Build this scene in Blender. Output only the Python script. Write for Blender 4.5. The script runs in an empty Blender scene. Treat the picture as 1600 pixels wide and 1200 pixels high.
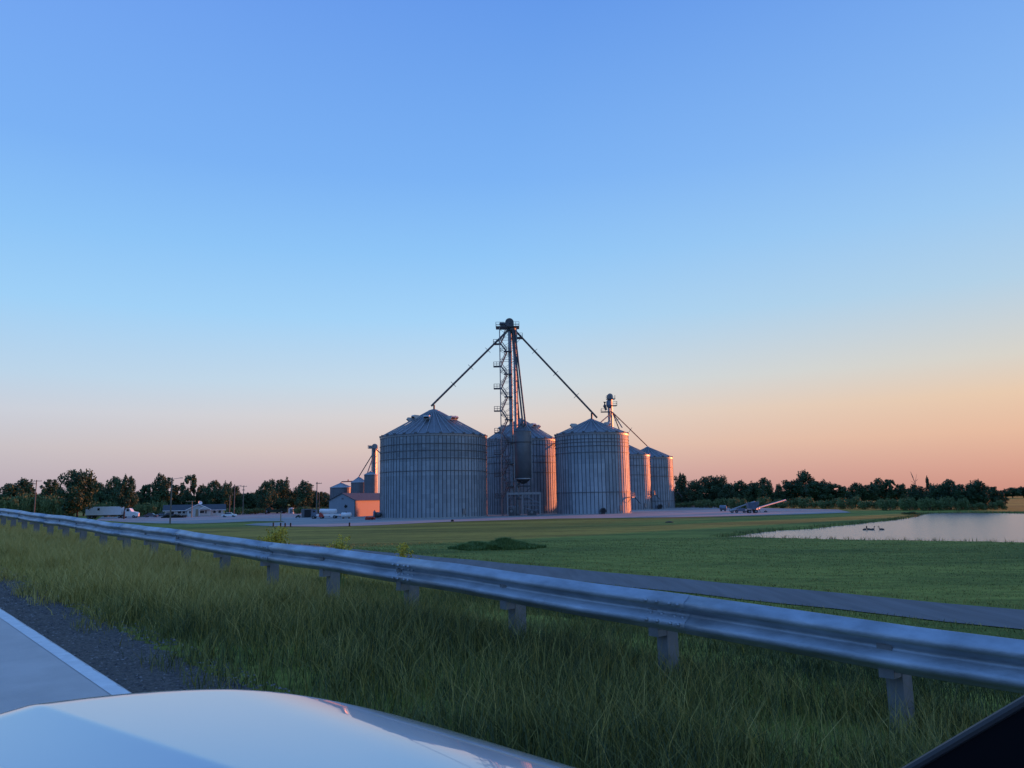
import bpy, math, random
import numpy as np
from mathutils import Matrix, Vector

random.seed(7)
rng = np.random.default_rng(7)
S = bpy.context.scene
COL = S.collection
rad = math.radians

# ------------------------------------------------------------------ camera, sky, sun, exposure
EYE = 4.2                      # eye height above the flat yard
FPX = 1200.0                   # focal length in photo pixels (1600 wide)
PITCH, ROLL = rad(8.53), rad(1.0)
CAM = Matrix.Translation((0, 0, EYE)) @ Matrix.Rotation(rad(90) + PITCH, 4, 'X') @ Matrix.Rotation(-ROLL, 4, 'Z')
cd = bpy.data.cameras.new('camera')
cd.lens, cd.sensor_width, cd.clip_start, cd.clip_end = 36 * FPX / 1600, 36, 0.05, 20000
co = bpy.data.objects.new('camera', cd)
co.matrix_world = CAM
COL.objects.link(co)
S.camera = co

SUN_AZ, SUN_EL = rad(54), rad(3.2)        # to the right of straight ahead, very low
sdir = Vector((math.sin(SUN_AZ) * math.cos(SUN_EL), math.cos(SUN_AZ) * math.cos(SUN_EL), math.sin(SUN_EL)))
sl = bpy.data.lights.new('sun', 'SUN')
sl.energy, sl.angle, sl.color = 5.0, rad(0.6), (1.0, 0.255, 0.085)
so = bpy.data.objects.new('sun', sl)
so.rotation_euler = (-sdir).to_track_quat('-Z', 'Y').to_euler()
COL.objects.link(so)

def lin(c):
    return tuple((x / 255 / 12.92) if x / 255 <= 0.04045 else ((x / 255 + 0.055) / 1.055) ** 2.4 for x in c)

W = bpy.data.worlds.new('World')
S.world = W
W.use_nodes = True
nt = W.node_tree
nt.nodes.clear()
N = nt.nodes.new
L = nt.links.new
tc = N('ShaderNodeTexCoord')
sep = N('ShaderNodeSeparateXYZ'); L(tc.outputs['Generated'], sep.inputs[0])
def sky_ramp(stops):
    r = N('ShaderNodeValToRGB')
    r.color_ramp.interpolation = 'B_SPLINE' if False else 'LINEAR'
    el = r.color_ramp.elements
    while len(el) > 1: el.remove(el[-1])
    first = True
    for p, c in stops:
        if first: e = el[0]; e.position = p; first = False
        else: e = el.new(p)
        e.color = (*lin(c), 1)
    return r
# the colour of a clear dusk sky by height, where in view: away from the sun, ahead, and towards it
behind = sky_ramp([(0.0, (86,118,176)), (0.06, (112,150,210)), (0.14, (128,174,240)), (0.25, (130,181,250)), (0.45, (120,172,248)), (1.0, (104,158,240))])  # unseen sky behind the camera, brightened as added fill, like the zenith stops
away = sky_ramp([(0.0, (176,168,182)), (0.03, (190,180,190)), (0.066, (202,196,202)), (0.107, (204,210,222)), (0.148, (188,214,236)),
                 (0.23, (160,210,250)), (0.31, (141,197,250)), (0.40, (124,179,247)), (0.58, (112,161,242)), (1.0, (104,158,240))])
ahead = sky_ramp([(0.0, (186,160,168)), (0.03, (204,174,177)), (0.066, (221,198,190)), (0.107, (220,213,212)), (0.148, (203,220,233)),
                  (0.23, (168,214,250)), (0.31, (145,200,250)), (0.40, (125,181,247)), (0.58, (101,155,236)), (1.0, (104,158,240))])
toward = sky_ramp([(0.0, (202,142,130)), (0.03, (216,163,146)), (0.066, (230,186,160)), (0.107, (233,202,174)), (0.148, (217,212,202)),
                   (0.23, (180,210,232)), (0.31, (158,202,243)), (0.40, (138,187,245)), (0.58, (112,162,238)), (1.0, (104,158,240))])
for r in (behind, away, ahead, toward): L(sep.outputs['Z'], r.inputs[0])
dot = N('ShaderNodeVectorMath'); dot.operation = 'DOT_PRODUCT'
L(tc.outputs['Generated'], dot.inputs[0]); dot.inputs[1].default_value = (math.sin(SUN_AZ), math.cos(SUN_AZ), 0)
def mrange(a, b):
    m = N('ShaderNodeMapRange'); m.inputs['From Min'].default_value = a; m.inputs['From Max'].default_value = b
    L(dot.outputs['Value'], m.inputs['Value']); return m
mA, mB, mC = mrange(-0.03, 0.53), mrange(0.53, 0.95), mrange(-0.65, -0.1)
m1 = N('ShaderNodeMix'); m1.data_type = 'RGBA'
m0 = N('ShaderNodeMix'); m0.data_type = 'RGBA'
L(mC.outputs[0], m0.inputs[0]); L(behind.outputs[0], m0.inputs[6]); L(away.outputs[0], m0.inputs[7])
L(mA.outputs[0], m1.inputs[0]); L(m0.outputs[2], m1.inputs[6]); L(ahead.outputs[0], m1.inputs[7])
m2 = N('ShaderNodeMix'); m2.data_type = 'RGBA'
L(mB.outputs[0], m2.inputs[0]); L(m1.outputs[2], m2.inputs[6]); L(toward.outputs[0], m2.inputs[7])
nish = N('ShaderNodeTexSky'); nish.sky_type = 'NISHITA'; nish.sun_disc = False
nish.sun_elevation, nish.sun_rotation = SUN_EL, SUN_AZ
bg1 = N('ShaderNodeBackground'); bg1.inputs[1].default_value = 0.1; L(nish.outputs[0], bg1.inputs[0])
bg2 = N('ShaderNodeBackground'); bg2.inputs[1].default_value = 1.0; L(m2.outputs[2], bg2.inputs[0])
mx = N('ShaderNodeMixShader'); mx.inputs[0].default_value = 0.97
L(bg1.outputs[0], mx.inputs[1]); L(bg2.outputs[0], mx.inputs[2])
wo = N('ShaderNodeOutputWorld'); L(mx.outputs[0], wo.inputs[0])

S.view_settings.view_transform = 'Standard'
S.view_settings.look = 'None'
S.view_settings.exposure = 0
S.view_settings.gamma = 1
S.render.engine = 'CYCLES'
S.cycles.max_bounces = 5

# ------------------------------------------------------------------ where a photo pixel lies in the world
def ray(px, py):
    return (CAM.to_3x3() @ Vector(((px - 800) / FPX, -(py - 600) / FPX, -1))).normalized()
def at_z(px, py, z=0.0):
    r = ray(px, py); k = (z - EYE) / r.z
    return Vector((r.x * k, r.y * k, z))
def at_d(px, py, d):
    r = ray(px, py); k = d / r.y
    return Vector((r.x * k, d, EYE + r.z * k))
def zat(px, py, d): return at_d(px, py, d).z
def xat(px, py, d): return at_d(px, py, d).x

# ------------------------------------------------------------------ materials
def mat(name, col, rough=0.7, metal=0.0, var=0.0, scale=3.0, bump=0.0, bscale=20.0, col2=None, tone=None, coord='Object', coat=0.0, stretch=None, detail=6):
    m = bpy.data.materials.new(name); m.use_nodes = True
    t = m.node_tree; b = t.nodes['Principled BSDF']
    b.inputs['Roughness'].default_value = rough; b.inputs['Metallic'].default_value = metal
    b.inputs['Coat Weight'].default_value = coat; b.inputs['Coat Roughness'].default_value = 0.03
    c1 = (*col, 1); c2 = (*(col2 or tuple(x * (1 - var) for x in col)), 1)
    src = None
    if var or col2:
        tcn = t.nodes.new('ShaderNodeTexCoord'); nz = t.nodes.new('ShaderNodeTexNoise')
        nz.inputs['Scale'].default_value = scale; nz.inputs['Detail'].default_value = detail; nz.inputs['Roughness'].default_value = 0.6
        v = tcn.outputs[coord]
        if stretch:
            mp = t.nodes.new('ShaderNodeMapping'); mp.inputs['Scale'].default_value = stretch[:3]
            if len(stretch) > 3: mp.inputs['Rotation'].default_value = (0, 0, stretch[3])
            t.links.new(v, mp.inputs[0]); v = mp.outputs[0]
        t.links.new(v, nz.inputs['Vector'])
        rp = t.nodes.new('ShaderNodeValToRGB'); rp.color_ramp.elements[0].position = 0.33; rp.color_ramp.elements[1].position = 0.67
        rp.color_ramp.elements[0].color = c2; rp.color_ramp.elements[1].color = c1
        t.links.new(nz.outputs[0], rp.inputs[0]); src = rp.outputs[0]
    if tone:
        at = t.nodes.new('ShaderNodeAttribute'); at.attribute_name = 'tone'
        r2 = t.nodes.new('ShaderNodeValToRGB')
        el = r2.color_ramp.elements
        for i, (p, c) in enumerate(tone):
            e = el[i] if i < 2 else el.new(p)
            e.position = p; e.color = (*c, 1)
        t.links.new(at.outputs['Fac'], r2.inputs[0])
        if src:
            mm = t.nodes.new('ShaderNodeMix'); mm.data_type = 'RGBA'; mm.blend_type = 'MULTIPLY'; mm.inputs[0].default_value = 1
            t.links.new(src, mm.inputs[6]); t.links.new(r2.outputs[0], mm.inputs[7]); src = mm.outputs[2]
        else: src = r2.outputs[0]
    if src: t.links.new(src, b.inputs['Base Color'])
    else: b.inputs['Base Color'].default_value = c1
    if bump:
        tcn = t.nodes.new('ShaderNodeTexCoord'); nz = t.nodes.new('ShaderNodeTexNoise')
        nz.inputs['Scale'].default_value = bscale; nz.inputs['Detail'].default_value = 8
        t.links.new(tcn.outputs[coord], nz.inputs['Vector'])
        bp = t.nodes.new('ShaderNodeBump'); bp.inputs['Strength'].default_value = bump; bp.inputs['Distance'].default_value = 0.05
        t.links.new(nz.outputs[0], bp.inputs['Height']); t.links.new(bp.outputs[0], b.inputs['Normal'])
    return m

M = {}
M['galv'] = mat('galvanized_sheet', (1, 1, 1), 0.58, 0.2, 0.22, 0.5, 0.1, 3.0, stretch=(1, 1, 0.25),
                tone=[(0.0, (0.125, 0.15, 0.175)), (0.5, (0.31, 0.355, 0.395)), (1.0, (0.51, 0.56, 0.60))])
M['galv_rib'] = mat('shade_dark_rib', (0.075, 0.08, 0.095), 0.6, 0.2, 0.3, 1.0)  # darker than the sheet: the stiffeners' shadow lines are put into the colour
M['galv_ring'] = mat('shade_dark_ring', (0.13, 0.14, 0.16), 0.6, 0.3, 0.3, 1.0)  # wind rings darkened in colour to stand for their shadow lines
M['galv_roof'] = mat('galvanized_roof', (0.17, 0.185, 0.205), 0.5, 0.4, 0.25, 0.4)
M['galv_light'] = mat('bright_galvanized', (0.36, 0.37, 0.385), 0.45, 0.4, 0.25, 1.5)
M['steel'] = mat('galvanized_steel', (0.25, 0.26, 0.275), 0.45, 0.5, 0.25, 2.0)
M['darksteel'] = mat('dark_steel', (0.10, 0.105, 0.115), 0.5, 0.5, 0.3, 2.0)
M['vent'] = mat('roof_vent_cap', (0.50, 0.50, 0.49), 0.5, 0.3, 0.2, 2.0)
M['black'] = mat('black_opening', (0.015, 0.016, 0.018), 0.8)
M['rubber'] = mat('tyre_rubber', (0.02, 0.02, 0.02), 0.85, var=0.3)
M['white'] = mat('white_paint', (0.80, 0.80, 0.80), 0.35, 0, 0.12, 1.5)
M['wall_white'] = mat('white_siding', (0.58, 0.58, 0.57), 0.7, 0, 0.15, 1.0)
M['blue_metal'] = mat('blue_grey_siding', (0.26, 0.30, 0.345), 0.55, 0.1, 0.12, 0.6, stretch=(8, 8, 0.3))
M['tan_metal'] = mat('tan_siding', (0.22, 0.15, 0.155), 0.6, 0.0, 0.12, 0.6, stretch=(8, 8, 0.3))
M['dark_roof'] = mat('dark_roofing', (0.055, 0.06, 0.075), 0.7, 0, 0.3, 1.5)
M['glass'] = mat('window_glass', (0.03, 0.035, 0.045), 0.08)
M['concrete'] = mat('concrete', (0.40, 0.39, 0.37), 0.85, 0, 0.2, 1.0, 0.2, 12)
M['wood'] = mat('weathered_pole_wood', (0.20, 0.17, 0.14), 0.85, 0, 0.35, 3.0, stretch=(4, 4, 0.4))
M['wood_tan'] = mat('pale_pole_wood', (0.36, 0.29, 0.19), 0.85, 0, 0.3, 3.0)
M['tan_box'] = mat('tan_tank_paint', (0.40, 0.36, 0.30), 0.6, 0, 0.25, 1.5)
M['grey_box'] = mat('grey_container_paint', (0.13, 0.14, 0.16), 0.6, 0.1, 0.25, 1.5)
M['yellow'] = mat('yellow_paint', (0.75, 0.45, 0.04), 0.45, 0, 0.15, 2)
M['red'] = mat('red_paint', (0.45, 0.06, 0.04), 0.5, 0, 0.2, 2)
M['dark_green'] = mat('dark_green_paint', (0.02, 0.05, 0.03), 0.5, 0, 0.3, 2)
M['blue_paint'] = mat('blue_grey_paint', (0.16, 0.21, 0.28), 0.5, 0.2, 0.3, 2)
M['bark'] = mat('bark', (0.075, 0.06, 0.045), 0.9, 0, 0.4, 4, 0.5, 8)
M['dead'] = mat('bare_grey_wood', (0.13, 0.11, 0.10), 0.9, 0, 0.3, 4)
LEAF = [(0.0, (0.018, 0.045, 0.020)), (0.5, (0.038, 0.090, 0.034)), (1.0, (0.070, 0.135, 0.050))]
M['leaf'] = mat('foliage', (1, 1, 1), 0.7, tone=LEAF)
M['leaf_light'] = mat('light_foliage', (1, 1, 1), 0.7, tone=[(0.0, (0.05, 0.09, 0.03)), (0.5, (0.125, 0.185, 0.06)), (1.0, (0.20, 0.26, 0.09))])
M['weed'] = mat('weed_foliage', (1, 1, 1), 0.75, tone=[(0.0, (0.07, 0.13, 0.034)), (0.6, (0.14, 0.22, 0.055)), (1.0, (0.21, 0.28, 0.07))])
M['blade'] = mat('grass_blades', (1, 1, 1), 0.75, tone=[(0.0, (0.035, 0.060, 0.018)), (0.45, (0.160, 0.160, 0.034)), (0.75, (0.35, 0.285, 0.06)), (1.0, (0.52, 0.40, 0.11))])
M['flower'] = mat('yellow_flowers', (1, 1, 1), 0.7, tone=[(0.0, (0.20, 0.19, 0.04)), (0.4, (0.55, 0.42, 0.04)), (1.0, (0.80, 0.60, 0.06))])
M['feather'] = mat('goose_feathers', (0.10, 0.085, 0.07), 0.8, 0, 0.5, 8)
M['goose_black'] = mat('goose_black', (0.015, 0.015, 0.015), 0.7)
M['rail'] = mat('galvanized_guardrail', (0.42, 0.49, 0.56), 0.50, 0.5, 0.42, 2.2, 0.15, 14, stretch=(1, 1, 3))
M['post'] = mat('guardrail_post', (0.22, 0.225, 0.235), 0.8, 0, 0.3, 6)
M['hood'] = mat('white_car_paint', (0.46, 0.50, 0.54), 0.30, 0.0, coat=1.0)
M['trim'] = mat('black_car_trim', (0.006, 0.006, 0.008), 0.6)
M['trim'].node_tree.nodes['Principled BSDF'].inputs['Specular IOR Level'].default_value = 0.05
M['bead'] = mat('grey_window_seal', (0.03, 0.03, 0.033), 0.5)
M['water'] = mat('pond_water', (0.07, 0.08, 0.09), 0.22, bump=1.0, bscale=2.2)
M['paving'] = mat('concrete_pavement', (0.56, 0.495, 0.45), 0.85, 0, 0.16, 1.6, 0.25, 60, coord='Generated' if False else 'Object')
M['line'] = mat('worn_white_line', (0.74, 0.74, 0.73), 0.7, 0, 0.18, 9, 0.2, 60)
M['gravel'] = mat('dark_shoulder_gravel', (0.17, 0.145, 0.125), 0.95, col2=(0.045, 0.038, 0.034), scale=30, bump=1.0, bscale=45, detail=10)
M['lane'] = mat('asphalt_lane', (0.135, 0.14, 0.15), 0.9, 0, 0.35, 0.5, 0.1, 20, stretch=(3, 0.3, 1, rad(37.5)))
M['yardmat'] = mat('pale_yard_gravel', (0.32, 0.31, 0.295), 0.92, 0, 0.38, 0.06, 0.1, 6, detail=9)

# lawn: two scales of mown grass, paler towards the yard, with mowing streaks along the road
def lawn_material():
    m = bpy.data.materials.new('mown_lawn'); m.use_nodes = True
    t = m.node_tree; b = t.nodes['Principled BSDF']; b.inputs['Roughness'].default_value = 0.9
    b.inputs['Specular IOR Level'].default_value = 0.1
    g = t.nodes.new('ShaderNodeNewGeometry')
    def noise(scale, st, det=6):
        mp = t.nodes.new('ShaderNodeMapping'); mp.inputs['Scale'].default_value = st; mp.inputs['Rotation'].default_value = (0, 0, rad(-20))
        t.links.new(g.outputs['Position'], mp.inputs[0])
        n = t.nodes.new('ShaderNodeTexNoise'); n.inputs['Scale'].default_value = scale; n.inputs['Detail'].default_value = det
        n.inputs['Roughness'].default_value = 0.65
        t.links.new(mp.outputs[0], n.inputs['Vector']); return n
    def ramp(n, p0, c0, p1, c1):
        r = t.nodes.new('ShaderNodeValToRGB'); e = r.color_ramp.elements
        e[0].position, e[1].position = p0, p1; e[0].color = (*c0, 1); e[1].color = (*c1, 1)
        t.links.new(n.outputs[0], r.inputs[0]); return r
    a = ramp(noise(0.05, (0.45, 1.6, 1)), 0.42, (0.120, 0.155, 0.032), 0.58, (0.255, 0.270, 0.054))
    c = ramp(noise(1.1, (0.5, 1.3, 1), 9), 0.30, (0.55, 0.58, 0.5), 0.70, (1.25, 1.2, 1.15))
    f = ramp(noise(9.0, (1, 1, 1), 4), 0.30, (0.6, 0.62, 0.55), 0.70, (1.2, 1.2, 1.2))
    x = None; src = a.outputs[0]
    for r in (c, f):
        mm = t.nodes.new('ShaderNodeMix'); mm.data_type = 'RGBA'; mm.blend_type = 'MULTIPLY'; mm.inputs[0].default_value = 1
        t.links.new(src, mm.inputs[6]); t.links.new(r.outputs[0], mm.inputs[7]); src = mm.outputs[2]
    t.links.new(src, b.inputs['Base Color'])
    bp = t.nodes.new('ShaderNodeBump'); bp.inputs['Strength'].default_value = 0.3; bp.inputs['Distance'].default_value = 0.03
    t.links.new(noise(14.0, (1, 1, 1), 6).outputs[0], bp.inputs['Height']); t.links.new(bp.outputs[0], b.inputs['Normal'])
    return m
M['lawn'] = lawn_material()

# ------------------------------------------------------------------ mesh helpers
class MB:
    def __init__(s): s.v, s.f, s.mi, s.tone = [], [], [], []
    def add(s, vs, fs, mi=0, tone=0.5):
        o = len(s.v); s.v += [tuple(p) for p in vs]
        for f in fs:
            s.f.append([o + i for i in f]); s.mi.append(mi); s.tone.append(tone)
    def box(s, c, d, rz=0.0, mi=0, R=None):
        x, y, z = (k / 2 for k in d)
        P = [Vector((a * x, b * y, e * z)) for e in (-1, 1) for b in (-1, 1) for a in (-1, 1)]
        R = R or Matrix.Rotation(rz, 3, 'Z')
        s.add([R @ p + Vector(c) for p in P], [(0, 2, 3, 1), (4, 5, 7, 6), (0, 1, 5, 4), (2, 6, 7, 3), (0, 4, 6, 2), (1, 3, 7, 5)], mi)
    def loft(s, pts, rs, n=8, mi=0, cap=True, tone=0.5):
        pts = [Vector(p) for p in pts]; vs = []; k = len(pts)
        for i, p in enumerate(pts):
            d = (pts[min(i + 1, k - 1)] - pts[max(i - 1, 0)]).normalized()
            a = d.cross(Vector((0, 0, 1)))
            if a.length < 1e-3: a = d.cross(Vector((0, 1, 0)))
            a.normalize(); b = d.cross(a)
            r = rs[i] if hasattr(rs, '__len__') else rs
            for j in range(n):
                q = 2 * math.pi * j / n
                vs.append(p + (a * math.cos(q) + b * math.sin(q)) * r)
        fs = [(i * n + j, i * n + (j + 1) % n, (i + 1) * n + (j + 1) % n, (i + 1) * n + j) for i in range(k - 1) for j in range(n)]
        if cap: fs += [tuple(range(n - 1, -1, -1)), tuple((k - 1) * n + j for j in range(n))]
        s.add(vs, fs, mi, tone)
    def tube(s, p, q, r, n=6, mi=0, r1=None): s.loft([p, q], [r, r1 if r1 is not None else r], n, mi)
    def lathe(s, prof, n=48, c=(0, 0, 0), mi=0, cap=False):
        vs = [(c[0] + r * math.cos(2 * math.pi * j / n), c[1] + r * math.sin(2 * math.pi * j / n), c[2] + z) for r, z in prof for j in range(n)]
        fs = [(i * n + j, i * n + (j + 1) % n, (i + 1) * n + (j + 1) % n, (i + 1) * n + j) for i in range(len(prof) - 1) for j in range(n)]
        if cap: fs += [tuple(range(n - 1, -1, -1)), tuple((len(prof) - 1) * n + j for j in range(n))]
        s.add(vs, fs, mi)
    def prism(s, poly, a, b, axis, mi=0):
        # poly of (p, q); axis 'x' -> extruded along x with (y, z); 'y' -> along y with (x, z); 'z' -> (x, y)
        def mk(k, p, q): return {'x': (k, p, q), 'y': (p, k, q), 'z': (p, q, k)}[axis]
        n = len(poly)
        vs = [mk(a, p, q) for p, q in poly] + [mk(b, p, q) for p, q in poly]
        s.add(vs, [tuple(range(n)), tuple(range(2 * n - 1, n - 1, -1))] + [(i, (i + 1) % n, n + (i + 1) % n, n + i) for i in range(n)], mi)
    def build(s, name, mats, parent=None, smooth=False, loc=None, fix=True):
        me = bpy.data.meshes.new(name); me.from_pydata(s.v, [], s.f)
        for m in (mats if isinstance(mats, (list, tuple)) else [mats]): me.materials.append(m)
        me.polygons.foreach_set('material_index', s.mi)
        a = me.attributes.new('tone', 'FLOAT', 'FACE'); a.data.foreach_set('value', s.tone)
        if fix:
            import bmesh
            bm = bmesh.new(); bm.from_mesh(me); bmesh.ops.recalc_face_normals(bm, faces=bm.faces); bm.to_mesh(me); bm.free()
        if smooth: me.polygons.foreach_set('use_smooth', [True] * len(s.f))
        return link(name, me, parent, loc)
def link(name, me, parent=None, loc=None):
    o = bpy.data.objects.new(name, me); COL.objects.link(o)
    if parent: o.parent = parent
    if loc is not None: o.location = loc
    return o
def np_mesh(name, V, F, tone, m, parent=None, loc=None):
    """V (n,3), F (k,4) quads, tone (k,)"""
    me = bpy.data.meshes.new(name)
    me.vertices.add(len(V)); me.vertices.foreach_set('co', V.astype(np.float32).ravel())
    k = F.shape[1]
    me.loops.add(F.size); me.loops.foreach_set('vertex_index', F.astype(np.int32).ravel())
    me.polygons.add(len(F)); me.polygons.foreach_set('loop_start', np.arange(0, F.size, k, dtype=np.int32))
    me.polygons.foreach_set('loop_total', np.full(len(F), k, dtype=np.int32))
    me.update(calc_edges=True)
    a = me.attributes.new('tone', 'FLOAT', 'FACE'); a.data.foreach_set('value', tone.astype(np.float32))
    me.materials.append(m)
    return link(name, me, parent, loc) if name else me
def tag(o, label=None, cat=None, group=None, kind=None):
    if label: o['label'] = label
    if cat: o['category'] = cat
    if group: o['group'] = group
    if kind: o['kind'] = kind
    return o
def thing(name, label, cat, loc, rz=0.0, group=None, sc=1.0):
    o = bpy.data.objects.new(name, None); COL.objects.link(o)
    o.location = loc; o.rotation_euler = (0, 0, rz); o.empty_display_size = 0.5; o.scale = (sc, sc, sc)
    return tag(o, label, cat, group)
def copy_tree(o, parent=None):
    c = o.copy(); COL.objects.link(c); c.parent = parent
    for ch in list(o.children): copy_tree(ch, c)
    return c

# ------------------------------------------------------------------ terrain, roads, pond
r0 = ray(-300, 757)                      # the highway runs up this way
hl = math.hypot(r0.x, r0.y)
DX, DY, GR = r0.x / hl, r0.y / hl, r0.z / hl
NX, NY = DY, -DX                         # across the highway, to the right
ROAD0 = EYE - 1.58
def uv2xy(u, v): return (u * NX + v * DX, u * NY + v * DY)
def zroad(v): return ROAD0 + GR * np.clip(v, -60, 160)
pond_px = [(1118, 840.5), (1160, 835.5), (1210, 829), (1262, 826.5), (1300, 822.5), (1345, 818), (1395, 812.5), (1425, 808), (1437, 804), (1452, 802.6), (1520, 801.5), (1600, 802.5), (1760, 803),
           (1800, 812), (1790, 838), (1700, 853), (1600, 851), (1450, 848), (1300, 845.5), (1200, 843)]
pond = np.array([at_z(x, y, -0.25)[:2] for x, y in pond_px])
def poly_sdf(P, x, y):
    d = np.full(x.shape, 1e9); ins = np.zeros(x.shape, bool)
    for i in range(len(P)):
        a, b = P[i], P[(i + 1) % len(P)]; e = b - a
        wx, wy = x - a[0], y - a[1]
        t = np.clip((wx * e[0] + wy * e[1]) / (e @ e), 0, 1)
        d = np.minimum(d, np.hypot(wx - t * e[0], wy - t * e[1]))
        c = ((a[1] > y) != (b[1] > y)) & (x < (b[0] - a[0]) * (y - a[1]) / (b[1] - a[1] + 1e-12) + a[0])
        ins ^= c
    return np.where(ins, -d, d)
def smooth(a, b, x):
    t = np.clip((x - a) / (b - a), 0, 1); return t * t * (3 - 2 * t)
def zground(x, y):
    u = x * NX + y * NY; v = x * DX + y * DY
    zr = zroad(v) - 0.06
    toe = 8.0 + 3.2 * zr
    k = 1 - smooth(6.4, toe, u)
    kl = smooth(-34, -16, u)
    z = zr * k * kl
    z = z + 0.018 * np.sin(x * 0.07 + 1.3) * np.sin(y * 0.05) * (1 - k) * (y > 20)
    d = poly_sdf(pond, x, y)
    wob = 0.5 * np.sin(x * 1.1 + y * 0.7) + 0.4 * np.sin(x * 0.43 - y * 0.9)
    z = np.where(d < 4, z - 1.0 * (1 - smooth(-3.0, 1.0, d + wob * 0.6)), z)
    return z
def axis(segs):
    out = []
    for a, b, s in segs: out += list(np.arange(a, b, s))
    return np.array(out + [segs[-1][1]])
gx = axis([(-2600, -500, 150), (-500, -120, 12), (-120, -30, 2.5), (-30, 12, 0.6), (12, 130, 1.4), (130, 500, 12), (500, 2600, 150)])
gy = axis([(-900, -40, 30), (-40, -6, 2), (-6, 34, 0.6), (34, 150, 1.4), (150, 420, 9), (420, 4500, 160)])
GX, GY = np.meshgrid(gx, gy)
GZ = zground(GX, GY)
nx, ny = len(gx), len(gy)
idx = np.arange(nx * ny).reshape(ny, nx)
F = np.stack([idx[:-1, :-1], idx[:-1, 1:], idx[1:, 1:], idx[1:, :-1]], -1).reshape(-1, 4)
g = np_mesh('ground', np.stack([GX, GY, GZ], -1).reshape(-1, 3), F, np.full(len(F), 0.5), M['lawn'])
g.data.polygons.foreach_set('use_smooth', [True] * len(F)); tag(g, kind='structure')

w = MB(); w.add([(*uv, -0.25) for uv in [(8, 45), (190, 45), (190, 190), (8, 190)]], [(0, 1, 2, 3)])
w.build('pond_water', M['water']); tag(bpy.data.objects['pond_water'], kind='structure')

def strip(name, u0, u1, dz, m, v0=-40, v1=150, step=1.0, jag=0.0):
    vs, fs = [], []
    V = np.arange(v0, v1 + step, step)
    for i, v in enumerate(V):
        j = jag * (random.random() - 0.5)
        for u in (u0, u1 + j): vs.append((*uv2xy(u, v), float(zroad(v)) + dz))
        if i: k = 2 * i; fs.append((k - 2, k - 1, k + 1, k))
    b = MB(); b.add(vs, fs); o = b.build(name, m); return tag(o, kind='structure')
strip('highway', -9.0, 1.97, 0.0, M['paving'])
strip('edge_line', 1.835, 1.955, 0.004, M['line'], step=.12, jag=.016)
strip('gravel_shoulder', 1.97, 2.68, -0.012, M['gravel'], step=0.12, jag=0.12)

# frontage lane and yard lie on the flat ground, laid out as sheets
def sheet(name, pts, z, m):
    b = MB(); b.add([(p[0], p[1], z) for p in pts], [tuple(range(len(pts)))]); return tag(b.build(name, m), kind='structure')
fa = rad(-37.5); fd = Vector((math.sin(fa), math.cos(fa))); fn = Vector((fd.y, -fd.x))
pn, pf = at_z(1045, 925), at_z(1045, 904)
un, uf = pn.x * fn.x + pn.y * fn.y, pf.x * fn.x + pf.y * fn.y
vs, fs = [], []
for i, v in enumerate(np.arange(-60, 400, 2.0)):
    for k, u in enumerate((un + 0.12 * math.sin(v * 0.9), uf + 0.12 * math.sin(v * 0.7 + 1))):
        p = fn * u + fd * v; z = float(zground(np.array(p.x), np.array(p.y)))
        vs.append((p.x, p.y, max(z, 0) + 0.03))
    if i: fs.append((2 * i - 2, 2 * i - 1, 2 * i + 1, 2 * i))
b = MB(); b.add(vs, fs); tag(b.build('frontage_lane', M['lane']), kind='structure')
yard_px = [(150, 813), (205, 816.5), (250, 818), (300, 818.5), (345, 817), (396, 814.5), (440, 814.5), (446, 816), (400, 818), (380, 820.5), (430, 822.5), (510, 823.5), (600, 820.5),
           (700, 815.5), (870, 810.5), (1060, 808.5), (1180, 806), (1260, 803.6), (1330, 801),
           (1310, 796.5), (1200, 794.2), (1120, 791), (1040, 790), (900, 789), (640, 792), (480, 801), (350, 801.5), (250, 806), (160, 807)]
yard = [at_z(x, y, 0.0) for x, y in yard_px]
sheet('yard', yard, 0.045, M['yardmat'])

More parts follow.
